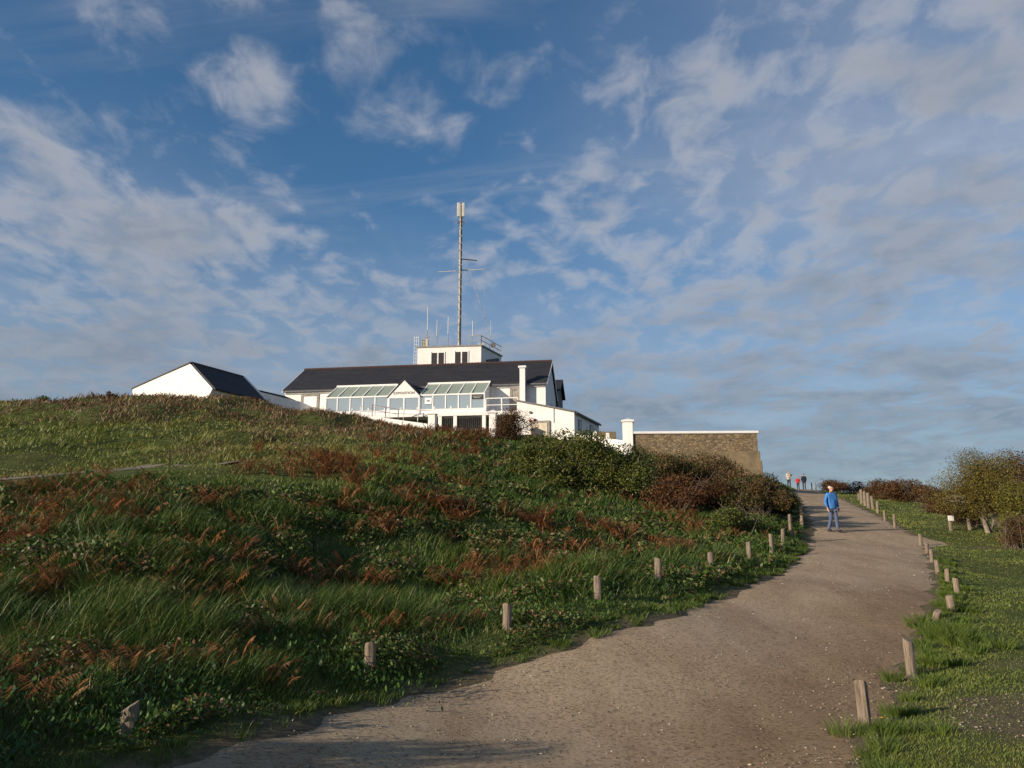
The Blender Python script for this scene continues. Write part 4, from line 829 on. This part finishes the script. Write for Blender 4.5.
dsh = MB(); c_ = p1 + sd * .7 - fd * .3; dsh.tube([c_, c_ + [0, 0, .9]], .03, 6); dsh.tube([c_ + [0, -.05, .75], c_ + [.02, -.12, .75], c_ + [.03, -.2, .76]], [.08, .22, .3], 12); dsh.build('roof_dish', M['gutter'], TW)
mb = MB(); a_ = p1 + sd * .25 + [.04, -.02, -1.55]; mb.bar(a_, p1 + sd * .85 + [.04, -.02, -.7], .1, .5); mb.build('side_canopy', M['dark'], TW)
# mast
mbp = P(459.3, 345, 83.5); ms = empty('radio_mast', (mbp[0], mbp[1], hz + o_[2]), 0, 'tall slim grey radio mast on the lookout block roof', 'mast')
mt = P(459, 218, 83.5)[2] - ms.location.z; mtop = P(459, 203, 83.5)[2] - ms.location.z; mb = MB(); rr_ = .145
for k in range(3):
    a_ = 2 * PI * k / 3 + .5; mb.tube([(rr_ * math.cos(a_), rr_ * math.sin(a_), 0), (rr_ * .85 * math.cos(a_), rr_ * .85 * math.sin(a_), mt)], .055, 6)
zq = .2; i = 0
while zq < mt - .3:
    i += 1
    if i % 2: mb.box(-.155, .155, -.155, .155, zq + .1, zq + .2)
    for k in range(3):
        a0 = 2 * PI * k / 3 + .5; a1 = 2 * PI * (k + 1) / 3 + .5; mb.bar((rr_*math.cos(a0), rr_*math.sin(a0), zq), (rr_*math.cos(a1), rr_*math.sin(a1), zq), .06, .07); mb.bar((rr_*math.cos(a0), rr_*math.sin(a0), zq), (rr_*math.cos(a1), rr_*math.sin(a1), zq + .42), .03)
    zq += .42
mb.tube([(0, 0, 0), (0, 0, mt)], .11, 8); mb.build('lattice', M['mast'], ms)
for k, (dx, dy) in enumerate(((-.27, -.1), (.25, -.08), (.02, .28))):
    MB().box(dx - .16, dx + .16, dy - .09, dy + .09, mt + .12, mtop - .02 * k).build('panel_antenna', M['antenna'], ms, bevel=.03)
mb = MB(); mb.tube([(0, 0, mt - .1), (0, 0, mtop + .5)], .03, 6)
for zz_ in (mt - .9, mt - .45, mt): mb.bar((-.32, -.05, zz_), (.36, -.05, zz_), .05); mb.bar((0, -.3, zz_), (0, .3, zz_), .05)
for dx in (-.33, .35): mb.box(dx - .07, dx + .07, -.12, .04, mt - .7, mt - .3)
mb.build('antenna_bracket', M['gutter'], ms)
def zm(py): return P(459, py, 83.5)[2] - ms.location.z
def xm_(px): return (px - 459.3) * 83.5 * 1.04 / F
MB().bar((.1, 0, zm(259)), (xm_(476), 0, zm(260.5)), .09).build('side_arm', M['dark'], ms)
MB().bar((.1, 0, zm(270)), (xm_(467), 0, zm(270.3)), .08).build('side_arm', M['dark'], ms)
MB().bar((xm_(467), 0, zm(270.3)), (xm_(484), 0, zm(269)), .07).build('dipole', M['antenna'], ms)
MB().bar((xm_(437), 0, zm(272)), (xm_(455), 0, zm(271)), .07).build('dipole', M['antenna'], ms)
mb = MB()
for x0_, z0_, x1_, z1_ in ((438, 272, 434.5, 338), (455, 255, 438, 338), (484, 269, 484, 337), (475, 260, 476, 338), (462, 255, 491, 336), (469, 270, 489, 334)):
    mb.tube([(xm_(x0_), 0, zm(z0_)), (xm_(x1_), .3, zm(z1_))], .012, 4)
mb.build('guy_wires', M['mast'], ms)
for px, pt, pb, lb, w_ in ((427.2, 307, 346, 'tallest whip antenna, at the left corner of the lookout roof', .055), (436.8, 320, 346, 'short white whip antenna second from the left on the lookout roof', .05), (448, 317, 346, 'white whip antenna just left of the mast', .055), (472.6, 321, 345, 'white whip antenna right of the mast', .05), (490.5, 320, 352, 'thin whip antenna by the roof railing', .02)):
    a_ = P(px, pb, 82.6); b_ = P(px, pt, 82.6); e = empty('whip_antenna', (a_[0], a_[1], ztop + .02), 0, lb, 'antenna', 'whip antennas on the lookout roof'); h_ = b_[2] - ztop
    MB().tube([(0, 0, 0), (0, 0, h_ * .45)], .03 if w_ > .03 else .015, 6).build('rod', M['gutter'], e); MB().tube([(0, 0, h_ * .45), (0, 0, h_)], [w_, w_ * .8], 6).build('radome', M['antenna'], e)
    if px < 430: MB().bar((-.3, 0, h_ * .25), (.3, 0, h_ * .28), .05).build('crossbar', M['mast'], e)
# ------------------------------------------------------------------ left white house
Ha = P(190.3, 363.2, 60); dr_ = np.array([2.2, 5.2, 0]) / math.hypot(2.2, 5.2); gd = np.array([dr_[1], -dr_[0], 0])
HH = empty('white_house', (Ha[0], Ha[1], 9.5 + EZ), math.atan2(gd[1], gd[0]), 'white gable-fronted house with dark roof on the left skyline', 'house'); zq = Ha[2] - HH.location.z
lx_, lz = -5.75, 12.12 + EZ - HH.location.z; rx_, rz = 2.38, 11.53 + EZ - HH.location.z; LH = 5.7
MB().prism([(lx_, 0, -2), (rx_ - .3, 0, -2), (rx_ - .3, 0, rz - .6), (rx_, 0, rz - .05), (0, 0, zq - .05), (lx_ , 0, lz - .05)], (0, LH - .1, 0)).build('wall', M['white'], HH)
MB().prism([(rx_ + .12, .12, rz - .12), (.0, .12, zq - .003), (.0, .12, zq + .1), (rx_ + .18, .12, rz - .05)], (0, LH, 0)).build('roof', M['slate'], HH)
MB().prism([(lx_ - .1, -.05, lz - .08), (-.003, -.05, zq), (-.003, -.05, zq + .09), (lx_ - .1, -.05, lz + .02)], (0, LH + .1, 0)).build('roof', M['slate'], HH)
MB().tube([(0, .1, zq + .06), (0, LH + .1, zq + .06)], .1, 8).build('ridge_tiles', M['ridge'], HH)
MB().prism([(rx_ + .2, LH + .122, rz - .3), (.0, LH + .122, zq - .2), (.0, LH + .122, zq + .14), (rx_ + .28, LH + .122, rz - .03)], (0, .25, 0)).build('verge', M['white_trim'], HH)
a = P(256, 391, 66.5); b = P(300, 401.5, 71.5); LW = empty('low_wing', tuple(a), 0, 'low lean-to wall with black coping between the white house and the long building', 'outbuilding'); d = b - a
MB().prism([(0, 0, 0), tuple(d), tuple(d - [0, 0, 3]), (0, 0, -3)], (.4, 2.5, 0)).build('wall', M['white'], LW)
MB().prism([(-.1, -.1, .003), tuple(d * .66 + [0, -.1, .003]), tuple(d * .66 + [0, -.1, .16]), (-.1, -.1, .16)], (.45, 2.8, 0)).build('roof', M['slate'], LW)

# ------------------------------------------------------------------ people
def skin(name, nodes, edges, root, mat, parent, sub=1):
    names = list(nodes); me = bpy.data.meshes.new(name); me.from_pydata([nodes[k][0] for k in names], [(names.index(a), names.index(b)) for a, b in edges], [])
    o = bpy.data.objects.new(name, me); COL.objects.link(o); md = o.modifiers.new('s', 'SKIN'); sv = me.skin_vertices[0].data
    for i, k in enumerate(names):
        r_ = nodes[k][1]; sv[i].radius = r_ if hasattr(r_, '__len__') else (r_, r_); sv[i].use_root = (k == root)
    md.use_smooth_shade = True; s2 = o.modifiers.new('u', 'SUBSURF'); s2.levels = sub; s2.render_levels = sub
    bpy.context.view_layer.update(); m2 = bpy.data.meshes.new_from_object(o.evaluated_get(bpy.context.evaluated_depsgraph_get())); bpy.data.objects.remove(o)
    m2.materials.clear(); m2.materials.append(mat); m2.name = name; r = link(name, m2, parent); m2.shade_smooth(); return r
M['skin'] = simple('skin', (.50, .30, .22), .6)
def person(loc, rz, scale, label, top, legs, hair, shoes, J, hat=None, head_turn=0, belly=1, hairname='hair', items=None):
    e = empty('person', tuple(loc), rz, label, 'person', 'people walking on the path'); e.scale = (scale,) * 3
    c, s = math.cos(head_turn), math.sin(head_turn)
    def hd(x, y, z): return (x * c - y * s, x * s + y * c, z)
    N = {'pel': ((0, 0, .95), (.13, .10)), 'sp': ((0, 0, 1.14), (.125, .09)), 'ch': ((0, 0, 1.34), (.14, .10)), 'nb': ((0, .0, 1.46), (.07, .06)), 'nk': ((0, -.01, 1.53), (.052, .055)),
         'jaw': (hd(0, -.025, 1.585), (.06, .07)), 'hc': (hd(0, -.01, 1.655), (.078, .092)), 'cr': (hd(0, .0, 1.715), (.06, .07)), 'nose': (hd(0, -.118, 1.63), (.012, .016)), 'earl': (hd(.083, .005, 1.635), (.008, .02)), 'earr': (hd(-.083, .005, 1.635), (.008, .02)), 'chin': (hd(0, -.085, 1.575), (.022, .02))}
    E = [('pel', 'sp'), ('sp', 'ch'), ('ch', 'nb'), ('nb', 'nk'), ('nk', 'jaw'), ('jaw', 'hc'), ('hc', 'cr'), ('hc', 'nose'), ('hc', 'earl'), ('hc', 'earr'), ('jaw', 'chin')]
    for sd_, sg in (('l', 1), ('r', -1)):
        a = {k: np.array(J[k + sd_]) for k in ('el', 'wr', 'kn', 'an')}
        N['sh'+sd_] = ((sg*.175, 0, 1.42), .055); N['el'+sd_] = (tuple(a['el']), .038); N['wr'+sd_] = (tuple(a['wr']), (.026, .022)); E += [('ch', 'sh'+sd_), ('sh'+sd_, 'el'+sd_), ('el'+sd_, 'wr'+sd_)]
        d = a['wr'] - a['el']; d /= np.linalg.norm(d); pm = a['wr'] + d * .055; N['pm'+sd_] = (tuple(pm), (.036, .018)); E.append(('wr'+sd_, 'pm'+sd_))
        side = np.cross(d, [1, 0, 0]); side /= (np.linalg.norm(side) + 1e-6); inw = np.array([-sg, 0, 0.])
        for fi, (o1, l1) in enumerate(((-.030, .070), (-.010, .080), (.010, .075), (.029, .058))):
            b1 = pm + d * .035 + side * o1; m1 = b1 + d * l1 * .55 + inw * .008; t1 = m1 + d * l1 * .4 + inw * .022
            for nm_, p_, r_ in (('a', b1, .0095), ('b', m1, .0085), ('c', t1, .007)): N[f'f{sd_}{fi}{nm_}'] = (tuple(p_), r_)
            E += [('pm'+sd_, f'f{sd_}{fi}a'), (f'f{sd_}{fi}a', f'f{sd_}{fi}b'), (f'f{sd_}{fi}b', f'f{sd_}{fi}c')]
        t0 = pm - d * .02 - side * .03; t1 = t0 + d * .035 - side * .022; N['t1'+sd_] = (tuple(t1), .011); N['t2'+sd_] = (tuple(t1 + d * .03 - side * .004), .009); E += [('pm'+sd_, 't1'+sd_), ('t1'+sd_, 't2'+sd_)]
        N['hp'+sd_] = ((sg*.085, 0, .88), .085); N['kn'+sd_] = (tuple(a['kn']), .052); N['an'+sd_] = (tuple(a['an']), .036); N['to'+sd_] = (tuple(a['an'] + [sg*.02, -.13, -.05]), (.016, .012))
        E += [('pel', 'hp'+sd_), ('hp'+sd_, 'kn'+sd_), ('kn'+sd_, 'an'+sd_), ('an'+sd_, 'to'+sd_)]
    skin('body', N, E, 'pel', M['skin'], e, 1)
    # clothes
    g = lambda k: N[k][0]; mid = lambda a, b, f: tuple(np.array(g(a)) * (1 - f) + np.array(g(b)) * f)
    jn = {'hem': ((0, 0, .88), (.175 * belly, .135 * belly)), 'w': ((0, 0, 1.05), (.165 * belly, .13 * belly)), 'c': ((0, 0, 1.30), (.175, .13)), 'n': ((0, 0, 1.44), (.11, .09)), 'co': ((0, 0, 1.50), (.072, .068))}
    je = [('hem', 'w'), ('w', 'c'), ('c', 'n'), ('n', 'co')]
    for k in 'lr':
        jn['s'+k] = (g('sh'+k), .082); jn['e'+k] = (g('el'+k), .064); jn['w'+k] = (mid('el'+k, 'wr'+k, .95), .046); je += [('c', 's'+k), ('s'+k, 'e'+k), ('e'+k, 'w'+k)]
    skin('jacket', jn, je, 'w', top, e, 2)
    tn = {'p': ((0, 0, .95), (.16, .12))}; te = []
    for k, sg in (('l', 1), ('r', -1)):
        tn['h'+k] = ((sg*.09, 0, .85), .10); tn['k'+k] = (g('kn'+k), .072); tn['a'+k] = (tuple(np.array(g('an'+k)) + [0, .01, -.035]), .066); te += [('p', 'h'+k), ('h'+k, 'k'+k), ('k'+k, 'a'+k)]
    skin('trousers', tn, te, 'p', legs, e, 2)
    for k, sg in (('l', 1), ('r', -1)):
        a = np.array(g('an'+k)); skin('shoe', {'a': (tuple(a + [0, .045, -.045]), (.062, .062)), 'b': (tuple(a + [sg*.01, -.06, -.05]), (.062, .055)), 'c': (tuple(a + [sg*.025, -.19, -.055]), (.055, .042))}, [('a', 'b'), ('b', 'c')], 'a', shoes, e, 1)
    skin('hair' if hat is None else 'hat', {'a': (hd(0, .045, 1.62), (.07, .06)), 'b': (hd(0, .03, 1.68), (.088, .085)), 'c': (hd(0, .0, 1.735), (.065, .075))}, [('a', 'b'), ('b', 'c')], 'a', hair if hat is None else hat, e, 2)
    em = MB()
    for sg in (-1, 1):
        q = np.array(hd(sg * .03, -.088, 1.655)); MB().tube([q + [0, .01, 0], q, q - [0, .006, 0]], [.013, .012, .004], 8).build('eye', M['dark'], e)
    return e
cloth = lambda nm, c: simple(nm, c, .85, tuple(x * .7 for x in c), 7, .2)
blue = cloth('blue_jacket', (.05, .20, .52)); jean = cloth('blue_jeans', (.09, .12, .20)); grey_hair = simple('grey_hair', (.55, .52, .48), .8)
p = hit(834, 532.3); sc_ = 45.5 / F * p[1] * 1.02 / 1.79; print('man', p, sc_)
J = {'ell': (.25, .06, 1.16), 'wrl': (.27, .0, .93), 'elr': (-.27, .02, 1.15), 'wrr': (-.25, -.06, .91), 'knl': (.10, -.08, .49), 'anl': (.12, -.10, .10), 'knr': (-.10, -.02, .49), 'anr': (-.12, .14, .12)}
man = person(p, .25, sc_, 'grey-haired man in a bright blue jacket and jeans walking down the path', blue, jean, grey_hair, cloth('navy_shoe', (.03, .03, .05)), J, head_turn=.55, belly=1.08)
skin('scarf', {'a': ((-.05, -.02, 1.475), .05), 'b': ((0, -.04, 1.475), .055), 'c': ((.05, -.02, 1.475), .05)}, [('a', 'b'), ('b', 'c')], 'b', cloth('black_scarf', (.02, .02, .025)), man, 1)
Js = {'ell': (.25, .04, 1.16), 'wrl': (.24, -.05, .93), 'elr': (-.25, .04, 1.16), 'wrr': (-.24, -.05, .93), 'knl': (.10, -.03, .49), 'anl': (.11, .0, .10), 'knr': (-.10, .0, .49), 'anr': (-.11, .04, .10)}
Jh = {'ell': (.24, -.02, 1.18), 'wrl': (.08, -.22, 1.15), 'elr': (-.24, -.02, 1.18), 'wrr': (-.05, -.22, 1.12), 'knl': (.10, -.05, .49), 'anl': (.11, -.02, .10), 'knr': (-.10, .03, .49), 'anr': (-.11, .08, .10)}
def crest(px, ytop, rz, label, *a, **k):
    p = col(px, 70.5); top = P(px, ytop, 70.5)[2]; return person(p, rz, (top - p[2]) / 1.79, label, *a, **k)
brown_h = simple('brown_hair', (.06, .035, .02), .8); dk = cloth('dark_shoe', (.03, .03, .03))
w1 = crest(789.3, 470.5, .2, 'walker in cream top and dark green trousers holding a dark bag on the crest', cloth('cream_top', (.62, .52, .42)), cloth('olive_trousers', (.05, .055, .04)), brown_h, dk, Jh)
bag = skin('shoulder_bag', {'a': ((0, 0, .10), .09), 'b': ((0, 0, -.06), .11)}, [('a', 'b')], 'a', cloth('dark_bag', (.03, .025, .03)), None, 1); bag.location = tuple(np.array(w1.location) + [.16, -.28, 1.12]); tag(bag, 'dark bag held by the walker in the cream top', 'bag')
crest(798.4, 476.3, -.2, 'short walker in a red jacket and dark trousers, middle of the crest group', cloth('red_jacket', (.45, .03, .025)), cloth('black_trousers', (.02, .02, .025)), simple('fair_hair', (.35, .2, .1), .8), dk, Js, belly=1.1)
crest(804.5, 473.2, PI, 'walker in a black coat and dark hat seen from behind on the crest', cloth('black_coat', (.02, .022, .03)), cloth('navy_trousers', (.03, .035, .06)), grey_hair, dk, Js, hat=cloth('black_hat', (.02, .02, .02)), belly=1.15)

# ------------------------------------------------------------------ light
SUN_EL, SUN_A = rad(15.5), rad(31)             # light travels towards +x, a little away from the camera
Ld = Vector((math.cos(SUN_A) * math.cos(SUN_EL), math.sin(SUN_A) * math.cos(SUN_EL), -math.sin(SUN_EL)))
sun = bpy.data.lights.new('sun', 'SUN'); sun.energy = 5.0; sun.angle = rad(.55); sun.color = (1, .84, .66)
so = bpy.data.objects.new('sun', sun); COL.objects.link(so); so.rotation_euler = (-Ld).to_track_quat('Z', 'Y').to_euler(); so.location = (-40, -20, 30)
W = bpy.data.worlds.new('World'); SC.world = W; W.use_nodes = True; nt = W.node_tree; N = nt.nodes; K = nt.links; bg = N['Background']; out = N['World Output']
sky = N.new('ShaderNodeTexSky'); sky.sky_type = 'NISHITA'; sky.sun_disc = False; sky.sun_elevation = SUN_EL; sky.sun_rotation = math.atan2(-Ld.x, -Ld.y) % (2 * PI)
sky.air_density = 1.0; sky.dust_density = .3; sky.ozone_density = 2.5
def mth(op, a, b=None, c=None, clamp=False):
    x = N.new('ShaderNodeMath'); x.operation = op; x.use_clamp = clamp
    for i, v in enumerate((a, b, c)):
        if v is None: continue
        if isinstance(v, bpy.types.NodeSocket): K.new(v, x.inputs[i])
        else: x.inputs[i].default_value = v
    return x.outputs[0]
def vm(op, a, b=None):
    x = N.new('ShaderNodeVectorMath'); x.operation = op
    for i, v in enumerate((a, b)):
        if v is None: continue
        if isinstance(v, bpy.types.NodeSocket): K.new(v, x.inputs[i])
        else: x.inputs[i].default_value = v
    return x
def mr(v, a, b, c=0., d=1.):
    x = N.new('ShaderNodeMapRange'); x.interpolation_type = 'SMOOTHSTEP'; K.new(v, x.inputs[0])
    for i, q in zip((1, 2, 3, 4), (a, b, c, d)): x.inputs[i].default_value = q
    return x.outputs[0]
tc = N.new('ShaderNodeTexCoord'); dirv = vm('NORMALIZE', tc.outputs['Generated']).outputs[0]
sx = N.new('ShaderNodeSeparateXYZ'); K.new(dirv, sx.inputs[0]); zz = mth('ADD', mth('MAXIMUM', sx.outputs[2], 0.0), .16)
cb = N.new('ShaderNodeCombineXYZ'); K.new(mth('DIVIDE', sx.outputs[0], zz), cb.inputs[0]); K.new(mth('DIVIDE', sx.outputs[1], zz), cb.inputs[1])
uv = cb.outputs[0]
def nz(vec, scale, det, rough, dist=0, rot=0, st=(1, 1, 1), off=(0, 0, 0)):
    mp = N.new('ShaderNodeMapping'); mp.inputs['Rotation'].default_value = (0, 0, rot); mp.inputs['Scale'].default_value = st; mp.inputs['Location'].default_value = off; K.new(vec, mp.inputs[0])
    x = N.new('ShaderNodeTexNoise'); x.inputs['Scale'].default_value = scale; x.inputs['Detail'].default_value = det; x.inputs['Roughness'].default_value = rough; x.inputs['Distortion'].default_value = dist
    K.new(mp.outputs[0], x.inputs['Vector']); return x.outputs['Fac']
# where the cloud fields stand: centre direction, radius, amount
cov = None
blobs = [((1000,60),.30,.80),((900,250),.34,.88),((760,60),.10,.35),((1020,430),.32,.6),((740,330),.26,.75),((600,210),.085,.72),((570,190),.05,.35),((650,140),.05,.52),((640,260),.10,.45),((480,200),.085,.42),((520,320),.22,.55),
 ((40,240),.16,.78),((0,150),.05,.3),((150,300),.18,.85),((300,300),.14,.55),((340,330),.12,.40),((40,360),.2,.35),((130,22),.06,.55),((250,85),.06,.68),((285,105),.045,.25),((360,45),.06,.62),((420,110),.09,.50),((500,90),.06,.5),((430,5),.06,.5),((470,95),.05,.25),((250,0),.05,.5),((500,145),.025,.35),((300,238),.035,.35),((730,75),.05,.42),((0,300),.16,.5)]
for (bp, r_, amt) in blobs:
    d = ray(*bp); d = d / np.linalg.norm(d); ds = vm('DISTANCE', dirv, tuple(d)).outputs['Value']; g_ = mth('MULTIPLY', mr(ds, 0.0, r_ * 1.9, 1., 0.), amt * .95)
    cov = g_ if cov is None else mth('MAXIMUM', cov, g_)
low = mr(sx.outputs[2], .12, .50, .95, .05); cov = mth('MAXIMUM', cov, low)
away = mr(sx.outputs[1], -.1, .3, .55, 0.); cov = mth('MAXIMUM', cov, away)
n1 = nz(uv, 2.4, 8, .60, .4, .6, (1, 1.3, 1)); n2 = nz(uv, 8.0, 6, .55, .4, .9, (1.4, 1., 1), (3, 1, 0)); n3 = nz(uv, 1.1, 6, .6, .8, -.5, (.7, 2.6, 1), (5, 2, 0))
f = mth('ADD', mth('MULTIPLY', n1, .58), mth('MULTIPLY', n2, .42))
dens = mth('ADD', mth('MULTIPLY', mth('SUBTRACT', f, .5), 3.4), mth('SUBTRACT', mth('MULTIPLY', cov, 1.30), .50))
alpha = mr(dens, -.25, .85, 0., .84)
cir = mth('MULTIPLY', mr(n3, .46, .80, 0., .42), mr(cov, .0, .35, .45, 1.)); alpha = mth('MAXIMUM', alpha, cir)
for bp, r_, amt in (((960, 280), .62, .62), ((700, 380), .35, .42), ((120, 330), .30, .35)):
    d = ray(*bp); d = d / np.linalg.norm(d); ds = vm('DISTANCE', dirv, tuple(d)).outputs['Value']
    alpha = mth('MAXIMUM', alpha, mth('MULTIPLY', mr(ds, .0, r_, amt, 0.), mr(n3, .25, .62, .55, 1.)))
shade = mr(dens, .15, .95, 1., .0)                  # thin edges bright, thick middles greyer
shade = mth('ADD', mth('MULTIPLY', shade, .6), mth('MULTIPLY', mr(n2, .35, .65, 0., 1.), .4))
cm = N.new('ShaderNodeMix'); cm.data_type = 'RGBA'; K.new(shade, cm.inputs[0]); cm.inputs[6].default_value = (.165, .195, .24, 1); cm.inputs[7].default_value = (.44, .435, .455, 1)
hm = N.new('ShaderNodeMix'); hm.data_type = 'RGBA'; K.new(mr(sx.outputs[2], .05, .40, .50, 0.), hm.inputs[0]); K.new(cm.outputs[2], hm.inputs[6]); hm.inputs[7].default_value = (.155, .182, .228, 1)
cbg = N.new('ShaderNodeBackground'); K.new(hm.outputs[2], cbg.inputs[0]); cbg.inputs[1].default_value = 1.0
tint = N.new('ShaderNodeMix'); tint.data_type = 'RGBA'; tint.blend_type = 'MULTIPLY'; tint.inputs[0].default_value = 1; K.new(sky.outputs[0], tint.inputs[6]); tint.inputs[7].default_value = (.55, .84, 1.0, 1)
K.new(tint.outputs[2], bg.inputs[0]); bg.inputs[1].default_value = .095
hz2 = mr(sx.outputs[2], .04, .44, .80, 0.); alpha = mth('MAXIMUM', alpha, hz2)
ms_ = N.new('ShaderNodeMixShader'); K.new(alpha, ms_.inputs[0]); K.new(bg.outputs[0], ms_.inputs[1]); K.new(cbg.outputs[0], ms_.inputs[2]); K.new(ms_.outputs[0], out.inputs[0])

# ------------------------------------------------------------------ camera, view
cam = bpy.data.cameras.new('camera'); cam.sensor_width = 36; cam.lens = F / 1024 * 36; cam.clip_end = 6000; cam.clip_start = .05
co = bpy.data.objects.new('camera', cam); COL.objects.link(co); co.location = (0, 0, EZ); co.rotation_euler = (PI / 2 + PITCH, 0, 0); SC.camera = co
SC.view_settings.view_transform = 'Standard'; SC.view_settings.look = 'None'; SC.view_settings.gamma = 1; SC.view_settings.use_curve_mapping = False; SC.view_settings.exposure = 0.4
SC.render.resolution_x = 1024; SC.render.resolution_y = 768
SC.cycles.max_bounces = 5; SC.cycles.diffuse_bounces = 2; SC.cycles.glossy_bounces = 2; SC.cycles.transparent_max_bounces = 6; SC.cycles.use_denoising = True
